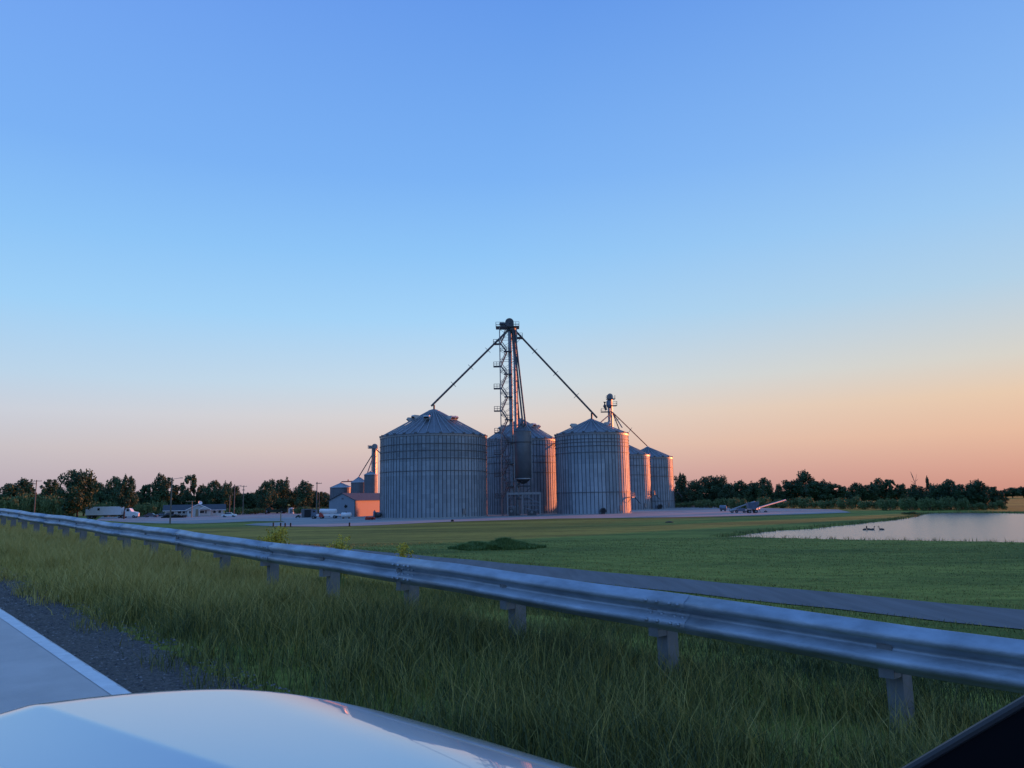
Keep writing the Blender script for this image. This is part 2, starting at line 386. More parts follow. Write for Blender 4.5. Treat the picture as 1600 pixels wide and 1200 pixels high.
# ------------------------------------------------------------------ grain bins
def grain_bin(label, px, d, R, ye, yp, rings, nrib=None, light=None, vents=(), clips=True, dark_rows=(), yb=None):
    """px = centre column, d = depth of the centre, ye / yp = photo rows of the eave and of the peak, rings = rows of the dark bands"""
    ze, zp = zat(px, ye, d), zat(px, yp, d); x0 = xat(px, 780, d)
    root = thing('grain_bin', label, 'grain bin', (x0, d, 0), 0.0, 'corrugated grain bins in the yard')
    nrib = nrib or int(2 * math.pi * R / 1.0)
    rows = max(6, int(ze / 1.12)); vs, m = [], MB()
    n = nrib
    for i in range(rows + 1):
        for j in range(n):
            q = 2 * math.pi * j / n
            vs.append((R * math.cos(q), R * math.sin(q), 0.12 + (ze - 0.12) * i / rows))
    m.v = vs
    for i in range(rows):
        zc = 0.12 + (ze - 0.12) * (i + 0.5) / rows
        rowt = random.uniform(-0.035, 0.035)
        for j in range(n):
            q = 2 * math.pi * (j + 0.5) / n
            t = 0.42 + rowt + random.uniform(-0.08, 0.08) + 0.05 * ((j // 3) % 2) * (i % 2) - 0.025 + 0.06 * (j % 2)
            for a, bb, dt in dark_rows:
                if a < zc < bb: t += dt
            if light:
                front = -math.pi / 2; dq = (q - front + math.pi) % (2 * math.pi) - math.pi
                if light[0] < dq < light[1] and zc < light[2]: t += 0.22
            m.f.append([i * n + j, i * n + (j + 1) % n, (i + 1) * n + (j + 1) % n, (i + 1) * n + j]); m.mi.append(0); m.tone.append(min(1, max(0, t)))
    for j in range(n):                                    # vertical stiffeners, pressed steel hats on the sheet
        q = 2 * math.pi * j / n; e = 0.075 / R
        a0, a1 = q - e, q + e; R0, R1 = R - 0.02, R + 0.045
        P = [(r * math.cos(a), r * math.sin(a), z) for z in (0.1, ze - 0.05) for r, a in ((R0, a0), (R1, a0), (R1, a1), (R0, a1))]
        m.add(P, [(0, 1, 5, 4), (1, 2, 6, 5), (2, 3, 7, 6)], 1)
    m.build('wall', [M['galv'], M['galv_rib']], root)
    c = MB(); c.lathe([(R + 0.35, -0.2), (R + 0.35, 0.18), (R - 0.1, 0.18)], 64); c.build('foundation', M['concrete'], root)
    for yr in rings:
        zr = zat(px, yr, d - R)
        c = MB(); c.lathe([(R - 0.03, zr - 0.08), (R + 0.14, zr - 0.08), (R + 0.14, zr + 0.05), (R - 0.03, zr + 0.05)], 72); c.build('wind_ring', M['galv_ring'], root)
    c = MB(); c.lathe([(R - 0.02, ze - 0.5), (R + 0.14, ze - 0.5), (R + 0.14, ze - 0.06), (R + 0.05, ze)], 72)
    if clips:
        k = max(16, nrib // 3)
        for j in range(k):
            q = 2 * math.pi * j / k
            c.box(((R + 0.02) * math.cos(q), (R + 0.02) * math.sin(q), ze + 0.18), (0.5, 0.6, 0.45), q, mi=1)
    c.build('eave', [M['steel'], M['galv_ring']], root)
    rf = MB(); rt = 0.09 * R; Ro = R + 0.22
    nr = max(24, nrib // 2)
    rf.lathe([(Ro, ze - 0.02), (Ro, ze + 0.05), (R * 0.5, ze + (zp - ze) * 0.5), (rt, zp)], nr * 2)
    for j in range(nr):                                   # standing seams
        q = 2 * math.pi * j / nr
        def P(r, z, s, h): 
            e = s * 0.06
            return (r * math.cos(q) - e * math.sin(q), r * math.sin(q) + e * math.cos(q), z + h)
        zb = ze + 0.05
        V = [P(Ro, zb, -1, -.02), P(Ro, zb, -1, .13), P(Ro, zb, 1, .13), P(Ro, zb, 1, -.02), P(rt, zp, -1, -.02), P(rt, zp, -1, .13), P(rt, zp, 1, .13), P(rt, zp, 1, -.02)]
        rf.add(V, [(0, 1, 5, 4), (1, 2, 6, 5), (2, 3, 7, 6)], 1)
    ro = rf.build('roof', [M['galv_roof'], M['galv']], root)
    c = MB(); c.lathe([(rt + 0.15, zp - 0.1), (rt + 0.15, zp + 0.12), (rt * 0.3, zp + 0.45), (0.05, zp + 0.5)], 24); c.build('roof_cap', M['steel'], root, smooth=False)
    for q, fr in vents:                                   # mushroom hoods that face outwards
        q = rad(q); r = R * fr; z = zp - (zp - ze) * (fr * R - rt) / (R - rt)
        v = MB(); Rm = Matrix.Rotation(q, 3, 'Z')
        prof = [(-0.9, 0.0), (0.7, -0.35), (1.35, 0.30), (1.1, 0.72), (-0.2, 0.66)]
        pts = [(Rm @ Vector((p, s, h)) + Vector((r * math.cos(q), r * math.sin(q), z))) for s in (-0.75, 0.75) for p, h in prof]
        v.add(pts, [(0, 1, 2, 3, 4), (9, 8, 7, 6, 5)] + [(i, (i + 1) % 5, 5 + (i + 1) % 5, 5 + i) for i in range(5)])
        vo = v.build('roof_vent', M['vent'], root)
        o = MB(); pts = [(Rm @ Vector((p, s, h)) + Vector((r * math.cos(q), r * math.sin(q), z))) for s, p, h in ((-0.6, 0.95, -0.02), (0.6, 0.95, -0.02), (0.6, 1.32, 0.36), (-0.6, 1.32, 0.36))]
        pts += [p + Rm @ Vector((0.06, 0, -0.03)) for p in pts]
        o.add(pts, [(0, 1, 2, 3), (7, 6, 5, 4), (0, 4, 5, 1), (1, 5, 6, 2), (2, 6, 7, 3), (3, 7, 4, 0)]); o.build('vent_opening', M['black'], vo)
    # entry hatch, and a roof ladder up one seam
    q = rad(-52); h = MB(); h.box(((R + 0.12) * math.cos(q), (R + 0.12) * math.sin(q), 1.5), (0.14, 0.9, 1.3), q); h.build('hatch', M['steel'], root)
    return root, Vector((x0, d, zp)), R, ze

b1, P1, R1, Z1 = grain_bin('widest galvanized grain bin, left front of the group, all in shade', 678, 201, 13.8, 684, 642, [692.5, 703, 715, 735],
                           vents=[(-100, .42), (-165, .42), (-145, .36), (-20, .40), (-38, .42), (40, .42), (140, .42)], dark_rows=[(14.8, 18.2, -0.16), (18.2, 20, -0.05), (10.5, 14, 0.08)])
b3, P3, R3, Z3 = grain_bin('grain bin set back behind the tall leg tower, its right side glowing orange', 815, 226, 10.6, 689, 656, [694, 712, 722, 738],
                           vents=[(-15, .45), (-40, .40), (-165, .5), (170, .42), (90, .4)])
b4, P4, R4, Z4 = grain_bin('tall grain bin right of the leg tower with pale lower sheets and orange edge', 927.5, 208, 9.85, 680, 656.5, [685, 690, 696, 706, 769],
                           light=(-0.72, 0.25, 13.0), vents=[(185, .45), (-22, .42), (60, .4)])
b5, P5, R5, Z5 = grain_bin('half hidden smaller grain bin between the tall right bin and the last bin', 979.5, 260, 8.1, 712, 694, [716, 727, 742], vents=[])
b6, P6, R6, Z6 = grain_bin('smaller grain bin at the far right end of the row', 1015.5, 275, 8.5, 716, 699.5, [730, 744, 783], vents=[])

def on_bin(root, R, deg, z, out=0.0):
    q = rad(deg); return Vector(((R + out) * math.cos(q), (R + out) * math.sin(q), z)), q

# a fan with its motor by a bin's wall
def aeration_fan(root, R, deg):
    p, q = on_bin(root, R, deg, 0.9, 1.1); Rm = Matrix.Rotation(q, 3, 'Z')
    f = MB(); f.loft([p + Rm @ Vector((-0.9, 0, 0)), p + Rm @ Vector((-0.5, 0, 0)), p + Rm @ Vector((0.4, 0, 0)), p + Rm @ Vector((0.55, 0, 0))], [0.5, 0.7, 0.7, 0.8], 16)
    f.box(p + Vector((0, 0, -0.75)), (0.8, 0.9, 0.3), q)
    fo = f.build('aeration_fan', M['darksteel'], root)
    h = MB(); h.loft([p + Rm @ Vector((0.56, 0, 0)), p + Rm @ Vector((0.62, 0, 0))], [0.6, 0.6], 16); h.build('intake_grille', M['black'], fo)
aeration_fan(b4, R4, -84); aeration_fan(b6, R6, -80); aeration_fan(b1, R1, -155)
# ladder with cage platform and unloading auger on the lit edge of the tall right bin, and on the half hidden bin
def side_platform(root, R, deg, z):
    p, q = on_bin(root, R, deg, z, 0.7); f = MB(); Rm = Matrix.Rotation(q, 3, 'Z')
    f.box(p, (1.3, 2.4, 0.12), q)
    for a in (-1.1, 0, 1.1):
        f.tube(p + Rm @ Vector((0.6, a, 0)), p + Rm @ Vector((0.6, a, 1.1)), 0.05)
    for h in (0.55, 1.1): f.tube(p + Rm @ Vector((0.6, -1.1, h)), p + Rm @ Vector((0.6, 1.1, h)), 0.05)
    for a in (-0.5, 0.5): f.tube(p + Rm @ Vector((-0.55, a - 0.3, -z + 0.1)), p + Rm @ Vector((-0.55, a - 0.3, 2.0)), 0.05)
    f.tube(p + Rm @ Vector((0.6, 1.1, 0)), p + Rm @ Vector((1.9, 1.6, -1.7)), 0.14); f.tube(p + Rm @ Vector((0.6, -1.1, 0)), p + Rm @ Vector((-0.6, -1.1, -1.4)), 0.06)
    f.build('side_platform', M['darksteel'], root)
side_platform(b4, R4, -28, 4.2); side_platform(b5, R5, -20, 5.0); side_platform(b6, R6, -15, 5.6); side_platform(b3, R3, -25, Z3 - 1.3)
# balcony rail round the left of the set back bin's eave
wk = MB()
for i in range(0, 13):
    q = rad(-160 + i * 7); a = Vector(((R3 + .9) * math.cos(q), (R3 + .9) * math.sin(q), Z3 - 0.9))
    wk.tube(a, a + Vector((0, 0, 1.3)), 0.06)
    if i:
        for h in (0.0, 0.5, 0.9, 1.3): wk.tube(pa + Vector((0, 0, h)), a + Vector((0, 0, h)), 0.06)
    pa = a
wk.build('walkway_rail', M['galv_light'], b3)

# loading ramp with handrails at the left foot of the wide bin
p = at_z(600, 810); rt = thing('loading_ramp', 'low metal ramp with pale slanting handrails at left foot of the widest bin', 'ramp', (p.x, p.y, 0), rad(8))
f = MB(); f.prism([(-2.2, 0.1), (2.2, 0.1), (2.2, 0.75), (1.2, 0.75)], -0.9, 0.9, 'y'); f.build('ramp_deck', M['steel'], rt)
for s in (-0.85, 0.85):
    f = MB(); f.tube((-1.9, s, 1.0), (1.6, s, 2.9), 0.06)
    f.tube((-1.9, s, 0.12), (-1.9, s, 1.0), 0.05); f.tube((0, s, 0.4), (0, s, 2.03), 0.05); f.tube((1.5, s, 0.7), (1.5, s, 2.85), 0.05); f.build('handrail', M['galv_light'], rt)
p = at_z(585, 808.5); t = thing('propane_cylinder', 'upright dark cylinder standing left of the metal ramp', 'cylinder', (p.x, p.y, 0))
f = MB(); f.lathe([(0.02, 0.1), (0.33, 0.12), (0.36, 0.3), (0.36, 1.5), (0.2, 1.72), (0.08, 1.75)], 16); f.build('tank', M['blue_paint'], t, True)
f = MB(); f.lathe([(0.12, 1.75), (0.12, 1.95), (0.02, 1.97)], 10); f.build('valve', M['darksteel'], t)
p = at_z(577, 812.5); t = thing('rubble_heap', 'small reddish heap of scrap on the gravel left of the ramp', 'heap', (p.x, p.y, 0))
f = MB()
for i in range(26):
    f.box((random.gauss(0, .5), random.gauss(0, .35), 0.2 + random.random() * .4), (.5 * random.random() + .15, .4, .3 * random.random() + .1), random.random() * 3, R=Matrix.Rotation(random.random() * 3, 3, Vector((random.random(), random.random(), random.random())).normalized()))
f.build('scrap', M['red'], t)

# ------------------------------------------------------------------ the tall leg tower (bucket elevator in a stair tower)
D0 = 202.0
def zt(y): return zat(795, y, D0)
def railing(f, pts, h=1.1, r=0.04):
    for i in range(len(pts)):
        a = Vector(pts[i]); f.tube(a, a + Vector((0, 0, h)), r, 5)
        if i:
            b = Vector(pts[i - 1])
            for k in (0.5, 1.0): f.tube(b + Vector((0, 0, h * k)), a + Vector((0, 0, h * k)), r, 5)
xb = xat(803, 800, D0)                                # centre of the elevator legs at the ground
tw = thing('grain_elevator', 'tall lit leg tower with zigzag stairs standing over the bins', 'grain elevator', (xb, D0, 0))
H = zt(513); X = lambda px, y: xat(px, y, D0) - xb
# lattice: four legs, horizontals and diagonals
xl, xr, hd = -3.0, 1.55, 1.5
lat = MB()
nb = 17
for x in (xl, xr):
    for y in (-hd, hd): lat.tube((x, y, 0), (x, y, H), 0.12, 5)
for i in range(nb):
    z0, z1 = H * i / nb, H * (i + 1) / nb
    for y in (-hd, hd):
        lat.tube((xl, y, z1), (xr, y, z1), 0.05, 4)
        a, b = (xl, xr) if i % 2 else (xr, xl)
        lat.tube((a, y, z0), (b, y, z1), 0.045, 4)
        lat.tube((b, y, z0), ((xl + xr) / 2, y, (z0 + z1) / 2), 0.04, 4)
    for x in (xl, xr):
        lat.tube((x, -hd, z1), (x, hd, z1), 0.05, 4)
        lat.tube((x, -hd if i % 2 else hd, z0), (x, hd if i % 2 else -hd, z1), 0.045, 4)
lat.build('lattice_frame', M['steel'], tw)
for x, r in ((-0.28, 0.36), (1.0, 0.30)):             # up leg and down leg
    f = MB(); f.box((x, -0.35, (H + 0.4) / 2), (r * 2, 0.9, H + 0.3), rad(-20))
    for i in range(24): f.box((x, -0.35, H * (i + .5) / 24), (r * 2 + 0.1, 1.0, 0.08), rad(-20))
    f.build('elevator_leg', M['galv'], tw)
f = MB(); f.box((0.36, -0.35, 1.1), (2.4, 1.0, 2.2)); f.build('boot', M['steel'], tw)
# zigzag stairs on the left, landings sticking out left
lz = [zt(y) for y in (537.5, 572.5, 607, 642, 676, 710, 744, 778)]
rz_ = [zt(y) for y in (550.5, 585.5, 621, 656.5, 691, 725, 760)]
for i, z in enumerate(lz):
    f = MB(); f.box((xl - 0.65, 0.0, z), (2.3, 1.6, 0.22)); railing(f, [(xl - .2, -.8, z), (xl - .9, -.8, z), (xl - 1.7, -.8, z), (xl - 1.7, .8, z)], 1.15, 0.06)
    f.build('landing', M['darksteel'], tw)
for i, z in enumerate(rz_):
    f = MB(); f.box((-0.9, -hd + 0.4, z), (2.2, 1.4, 0.22)); railing(f, [(-1.6, -hd - .2, z), (-0.6, -hd - .2, z)], 1.0, 0.05); f.build('landing', M['darksteel'], tw)
def flight(x0, z0, x1, z1, y):
    f = MB()
    for s in (-0.4, 0.4): f.tube((x0, y + s, z0), (x1, y + s, z1), 0.15, 4); f.tube((x0, y + s, z0 + 1.0), (x1, y + s, z1 + 1.0), 0.055, 4)
    for k in range(11):
        t = (k + .5) / 11; f.box((x0 + (x1 - x0) * t, y, z0 + (z1 - z0) * t), (0.26, 0.8, 0.05))
        if k % 3 == 1: f.tube((x0 + (x1 - x0) * t, y - .4, z0 + (z1 - z0) * t), (x0 + (x1 - x0) * t, y - .4, z0 + (z1 - z0) * t + 1.0), 0.03, 4)
    f.build('stair_flight', M['steel'], tw)
topz = zt(512)
flight(xl + .2, lz[0], -0.6, topz, -0.6)
for i in range(7):
    flight(xl + .2, lz[i], -1.2, rz_[i], -0.9)
    if i < 7: flight(-1.2, rz_[i], xl + .2, lz[i + 1], -0.5) if False else flight(xl + .2, lz[i + 1], -1.2, rz_[i], 0.4)
# head platform, head housing, motor
f = MB(); f.box((X(793, 511), 0, topz), (6.3, 3.6, 0.16))
x0, x1 = X(793, 511) - 3.1, X(793, 511) + 3.1
railing(f, [(x0, 1.7, topz), (x0, -1.7, topz), (x0 + 1.2, -1.7, topz), (x0 + 2.2, -1.7, topz)], 1.2, 0.05)
railing(f, [(x1 - 1.8, -1.7, topz), (x1 - .9, -1.7, topz), (x1, -1.7, topz), (x1, 0, topz), (x1, 1.7, topz), (x0, 1.7, topz)], 1.2, 0.05)
f.build('head_platform', M['darksteel'], tw)
f = MB(); zh = zt(498); xc = X(796, 505)
prof = [(1.15 * math.cos(a), 1.15 * math.sin(a)) for a in np.linspace(0, math.pi, 11)]
f.prism([(xc + a, zh - 1.15 + b) for a, b in prof] + [(xc - 1.15, topz + .1), (xc + 1.15, topz + .1)], -0.75, 0.75, 'y')
f.box((xc, -.78, zh - 1.0), (0.9, 0.1, 0.9)); f.build('head_housing', M['darksteel'], tw)
f = MB(); f.loft([(xc - 2.7, -.3, zh - 1.5), (xc - 2.4, -.3, zh - 1.5), (xc - 1.1, -.3, zh - 1.5)], [.35, .48, .45], 12); f.box((xc - 1.6, -.3, zh - 2.1), (1.6, .9, .3)); f.build('drive_motor', M['darksteel'], tw)
f = MB(); f.box((X(808, 529), 0, zt(528.5)), (3.0, 2.8, 0.12)); q0 = X(808, 529)
railing(f, [(q0, -1.3, zt(528.5)), (q0 + 1.45, -1.3, zt(528.5)), (q0 + 1.45, 1.3, zt(528.5))], 1.1, 0.05); f.tube((q0 + 1.3, -1.2, zt(528.5)), (xr, -1.2, zt(537)), 0.06)
f.build('distributor_platform', M['darksteel'], tw)
f = MB(); f.lathe([(.9, zt(514)), (.9, zt(517)), (.5, zt(521)), (.2, zt(522))], 16, (X(800, 517), -0.6, 0)); f.build('distributor', M['darksteel'], tw)
# spouts: to the wide bin, the tall right bin, the overhead tank and the bin behind
dist = Vector((X(799, 517), -0.7, zt(517)))
def spout(root, a, b, r, ticks=(), drop=None):
    f = MB(); f.tube(a, b, r, 8); d = (Vector(b) - Vector(a)).normalized()
    for t in ticks:
        p = Vector(a).lerp(Vector(b), t); n = Vector((-d.z, 0, d.x)).normalized()
        f.tube(p - n * 0.95, p + n * 0.95, 0.06, 4); f.box(p, (0.4, 0.4, 0.4))
    if drop: f.tube(drop[0], drop[1], r * 0.9, 8)
    for t in np.linspace(0.08, 0.92, 9):
        p = Vector(a).lerp(Vector(b), t); f.tube(p - d * 0.06, p + d * 0.06, r + 0.03, 8)
    f.build('spout', M['darksteel'], root)
def rel(p): return Vector(p) - Vector((xb, D0, 0))
e1 = rel(P1) + Vector((-.6, -.6, 1.2)); spout(tw, dist + Vector((-.5, 0, .4)), e1, 0.27, (.28, .5, .72), (rel(P1) + Vector((0.1, 0, -.1)), rel(P1) + Vector((0.15, -.5, 1.5))))
e4 = rel(P4) + Vector((1.6, -.6, 0.6)); spout(tw, dist + Vector((.6, 0, .4)), e4, 0.27, (.25, .5, .75), (rel(P4) + Vector((0.2, 0, -.1)), rel(P4) + Vector((0.2, -.5, 1.9))))
th = X(818, 700)
spout(tw, dist + Vector((.4, -.5, 0)), Vector((X(817, 672), -3.2, zt(668))), 0.23)
spout(tw, dist + Vector((.7, .4, 0)), Vector((X(825.5, 660), 1.0, zt(664))), 0.23) if False else spout(tw, dist + Vector((.9, -.4, 0)), Vector((X(821, 668), -3.0, zt(667))), 0.23)
spout(tw, dist + Vector((.2, .8, 0)), rel(P3) + Vector((-.3, -.3, .4)), 0.24)

# overhead surge tank on its own frame, in front of the set back bin
dk = 200.0; xk = xat(818, 760, dk)
tk = thing('overhead_tank', 'dark cylindrical overhead tank with cone roof held above the white loading frame', 'tank', (xk, dk, 0))
zk = lambda y: zat(818, y, dk)
f = MB(); r = 13.4 / 1200 * dk
f.lathe([(r - .1, zk(748)), (r, zk(748)), (r, zk(690)), (r + .01, zk(674))], 30); f.build('tank_wall', M['galv_roof'], tk, True)
f = MB(); f.lathe([(0.5, zk(756)), (r * 0.95, zk(748) - .02)], 30); f.build('hopper_cone', M['darksteel'], tk, True)
f = MB(); f.lathe([(r + .15, zk(674)), (r * .55, zk(669)), (0.45, zk(662)), (0.4, zk(659)), (0.02, zk(659))], 30)
for j in range(20):
    q = 2 * math.pi * j / 20; f.tube((r * math.cos(q), r * math.sin(q), zk(674) + .06), (.45 * math.cos(q), .45 * math.sin(q), zk(662) + .06), .05, 4)
f.build('tank_roof', M['galv_roof'], tk)
for y in (748, 691): 
    f = MB(); f.lathe([(r - .05, zk(y) - .14), (r + .16, zk(y) - .14), (r + .16, zk(y) + .1), (r - .05, zk(y) + .1)], 30); f.build('tank_ring', M['galv_light'] if y == 748 else M['darksteel'], tk)
for s in (-r - .05, r * 0.98):
    f = MB(); f.box((s, -0.5, zk(748) / 2 + zk(680) / 2), (0.3, 0.3, zk(680) - zk(748))); f.build('tank_rib', M['steel'], tk)
for sx in (-1.9, 1.9):
    for sy in (-1.6, 1.6):
        f = MB(); f.box((sx, sy, zk(748) / 2), (0.3, 0.3, zk(748))); f.build('support_leg', M['darksteel'], tk)
f = MB()
for z in (4.2, 7.5):
    for sy in (-1.6, 1.6): f.tube((-1.9, sy, z), (1.9, sy, z), .1, 4); f.tube((-1.9, sy, z), (1.9, sy, z + 2.8), .07, 4)
    for sx in (-1.9, 1.9): f.tube((sx, -1.6, z), (sx, 1.6, z), .1, 4)
f.build('support_brace', M['darksteel'], tk)
f = MB(); f.tube((-3.4, -1, zk(691)), (-1.5, -1, zk(691)), .15, 5); f.tube((-3.4, -.4, zk(712)), (-3.0, -1, zk(690)), .1, 5); f.build('tower_tie', M['darksteel'], tk)

# open loading frame of pale beams below the tank
dl = 196.5; x0, x1 = xat(791.5, 772, dl), xat(845, 772, dl); zl = zat(818, 771, dl)
lf = thing('drive_under_frame', 'pale open steel drive-under frame at the foot of the leg tower', 'steel frame', ((x0 + x1) / 2, dl, 0))
w2 = (x1 - x0) / 2; xm = xat(817, 790, dl) - (x0 + x1) / 2
f = MB(); f.box((0, -.8, zl), (2 * w2, .25, .55)); f.box((0, 3.2, zl), (2 * w2, .25, .55)); f.box((-w2 + .13, 1.2, zl), (.25, 3.75, .45)); f.box((w2 - .13, 1.2, zl), (.25, 3.75, .45)); f.build('header_beam', M['steel'], lf)
for x, y in ((-w2 + .2, -.8), (xm, -1.25), (w2 - .2, -.8), (-w2 + .2, 3.2), (w2 - .2, 3.2)):
    f = MB(); f.box((x, y, zl / 2), (.32, .32, zl - .56 if y > -1.2 else zl - .02)); f.build('post', M['steel'], lf)
for a, b in (((-w2 + .3, -.8, zl - 1.4), (-w2 + 1.3, -.8, zl - .3)), ((xm - .2, -.8, zl - 1.4), (xm - 1.2, -.8, zl - .3)), ((xm + .2, -.8, zl - .4), (w2 - .3, -.8, zl * .55)), ((xm + .2, -.8, zl * .48), (w2 - .3, -.8, zl * .46)),
             ((xm + .2, -.8, zl * .62), (w2 - .3, -.8, zl * .60)), ((xm + .2, -.8, zl * .36), (xm + 2.4, -.8, zl * .24)), ((xm + 2.4, -.8, zl * .24), (w2 - .3, -.8, zl * .25)), ((-w2 + .3, -.8, zl * .42), (xm - 1.9, -.8, zl * .4))):
    f = MB(); f.tube(a, b, .09, 5); f.build('brace', M['steel'], lf)
# machinery inside the frame
for k, (px, w_, h_, lb) in enumerate(((799, .9, 2.2, 'squat dark pump housing inside the loading frame, left half'), (831, 1.5, 1.6, 'low dark gearbox under the right half of the loading frame'))):
    t = thing('machine', lb, 'machine', (xat(px, 800, dl + 2), dl + 1.5, 0))
    f = MB(); f.box((0, 0, h_ * .3 + .05), (w_ * 1.5, 1.2, h_ * .6)); f.box((.1, 0, h_ * .65), (w_ * .9, .9, h_ * .3)); f.build('casing', M['darksteel'], t)
    f = MB(); f.loft([(0, -.7, h_ * .55), (0, -.5, h_ * .55)], [.35, .35], 14); f.build('flywheel', M['steel'], t)
    f = MB(); f.tube((.2, 0, h_ * .8), (.2, 0, h_ + .7), .13, 8); f.build('pipe', M['steel'], t)
p = at_z(773, 802.8); f = MB(); f.box((0, 0, .3), (3.2, 1.5, .2)); f.box((0, -.72, .45), (3.2, .08, .25)); f.box((-1.5, 0, .12), (.2, 1.5, .25)); f.box((1.5, 0, .12), (.2, 1.5, .25))
o = f.build('loading_pallet', M['galv_light'], loc=p); tag(o, 'pale low pallet lying on gravel in the gap left of the loading frame', 'pallet')

# ------------------------------------------------------------------ smaller elevators
def small_elevator(label, px, d, ytop, ysp, pxd, spouts, style):
    x0 = xat(px, 790, d); t = thing('grain_elevator', label, 'grain elevator', (x0, d, 0)); Z = lambda y: zat(px, y, d); XX = lambda p, y: xat(p, y, d) - x0
    Ht = Z(ysp) 
    for s in (-.45, .45):
        f = MB(); f.box((s, 0, Z(ytop + 6) / 2), (.5, 1.2, Z(ytop + 6)), rad(-22))
        for k in range(10): f.box((s, 0, Z(ytop + 6) * (k + .5) / 10), (.58, 1.28, .1), rad(-22))
        f.build('elevator_leg', M['galv_light'], t)
    f = MB(); prof = [(.95 * math.cos(a), .95 * math.sin(a)) for a in np.linspace(0, math.pi, 9)]; zz = Z(ytop)
    f.prism([(a, zz - .95 + b) for a, b in prof] + [(-.95, Z(ytop + 8)), (.95, Z(ytop + 8))], -.7, .7, 'y'); f.build('head_housing', M['steel'], t)
    if style:
        f = MB(); f.box((.3, 0, Z(ytop + 8.5)), (2.8, 2.6, .14)); railing(f, [(1.6, -1.2, Z(ytop + 8.5)), (1.6, 1.2, Z(ytop + 8.5))], 1.1, .05); railing(f, [(-1.1, 1.2, Z(ytop + 8.5)), (-1.1, -1.2, Z(ytop + 8.5)), (.2, -1.2, Z(ytop + 8.5))], 1.1, .05); f.build('head_platform', M['darksteel'], t)
        f = MB(); f.lathe([(.3, Z(624)), (.85, Z(627)), (.95, Z(633)), (.7, Z(636)), (.35, Z(638))], 14, (-.4, -.3, 0)); f.build('cleaner', M['blue_paint'], t)
        f = MB(); f.loft([(-1.8, -.5, Z(628)), (-1.9, -.5, Z(634)), (-1.4, -.5, Z(641))], [.5, .55, .35], 10); f.build('drive_motor', M['darksteel'], t)
        f = MB(); f.box((1.0, 0, Z(634)), (2.4, 2.4, .14)); railing(f, [(.8, -1.1, Z(634)), (2.2, -1.1, Z(634)), (2.2, 1.1, Z(634))], 1.3, .05); f.build('side_platform', M['darksteel'], t)
        f = MB(); f.box((-1.3, 0, Z(643.5)), (3.6, 2.4, .16)); railing(f, [(-3.0, 1.1, Z(643.5)), (-3.0, -1.1, Z(643.5)), (-1.8, -1.1, Z(643.5))], 1.1, .05); f.build('distributor_platform', M['darksteel'], t)
    else:
        f = MB(); f.box((-1.0, 0, Z(ytop + 7)), (2.6, 2.0, .14)); railing(f, [(-2.3, .9, Z(ytop + 7)), (-2.3, -.9, Z(ytop + 7)), (-.4, -.9, Z(ytop + 7))], 1.0, .05); f.box((-1.6, 0, Z(ytop + 5)), (1.2, .9, .9)); f.build('head_platform', M['steel'], t)
        f = MB()
        for a in (-1.1, 1.1):
            for b in (-1.1, 1.1): f.tube((a, b, 0), (a * .8, b * .8, Z(ytop + 8)), .09, 4)
        for k in range(10):
            for b in (-1, 1): f.tube((-1, b, Z(ytop + 8) * k / 10), (1, b, Z(ytop + 8) * (k + 1) / 10), .05, 4)
        f.build('lattice_frame', M['steel'], t)
    for tp, ticks in spouts: spout(t, Vector((XX(pxd, ysp), 0, Ht)), Vector(tp) - Vector((x0, d, 0)), .17, ticks)
    return t
small_elevator('shorter leg tower rising behind the tall right bin with a dark round cleaner on top', 959, 254, 615, 644, 957, [(P6 + Vector((-.2, -.3, .6)), (.5,)), (at_d(936, 662, 238), ()), (at_d(949, 662, 258), ()), (at_d(972, 668, 246), (.5,)), (P5 + Vector((0, 0, .3)), ())], True)

def small_bin(label, pl, pr, ye, pxp, yp, d, m='blue_metal', ground=None):
    R = (pr - pl) / 2 / 1200 * d; px = (pl + pr) / 2; x0 = xat(px, 790, d); ze, zp = zat(px, ye, d), zat(px, yp, d)
    t = thing('small_bin', label, 'grain bin', (x0, d, 0), 0, 'small bins behind the shed')
    f = MB(); f.lathe([(R, 0), (R, ze)], 36)
    for j in range(24): q = 2 * math.pi * j / 24; f.box((R * math.cos(q), R * math.sin(q), ze / 2), (.1, .14, ze - .02), q)
    f.build('wall', M['galv_roof'], t)
    f = MB(); f.lathe([(R + .15, ze - .05), (R + .15, ze + .05), (.4, zp), (.38, zp + .3), (.02, zp + .32)], 36)
    for j in range(24): q = 2 * math.pi * j / 24; f.tube(((R + .1) * math.cos(q), (R + .1) * math.sin(q), ze + .1), (.4 * math.cos(q), .4 * math.sin(q), zp + .03), .05, 4)
    f.build('roof', M['galv_light'], t)
    f = MB(); f.lathe([(R, ze - .2), (R + .12, ze - .2), (R + .12, ze + .0), (R, ze)], 36); f.build('eave', M['galv_ring'], t)
    return Vector((x0, d, zp))
q1 = small_bin('low wide bin behind the gabled end of the shed', 516, 549, 762, 533, 755, 275)
q2 = small_bin('middle small bin behind the shed with a sunlit right side', 548.5, 572.5, 754, 560, 746, 270)
q3 = small_bin('narrow tall bin behind the shed right below the sunlit thin elevator', 569, 588.5, 742, 578.5, 737.5, 262)
small_elevator('thin sunlit golden elevator above the small bins behind the shed', 585, 268, 693.5, 702, 587, [(q2 + Vector((0, 0, .4)), ()), (q3 + Vector((-1.2, 0, -.6)), ()), (at_d(600, 712, 262), ())], False)
f = MB(); f.tube(q1 + Vector((.2, 0, .5)), Vector((q3.x, q3.y + 6, q1.z + .6)), .22, 6)
for t_ in (.2, .5, .8): f.box(q1.lerp(Vector((q3.x, q3.y + 6, q1.z)), t_) + Vector((.2, 0, .95)), (.3, .3, .6))
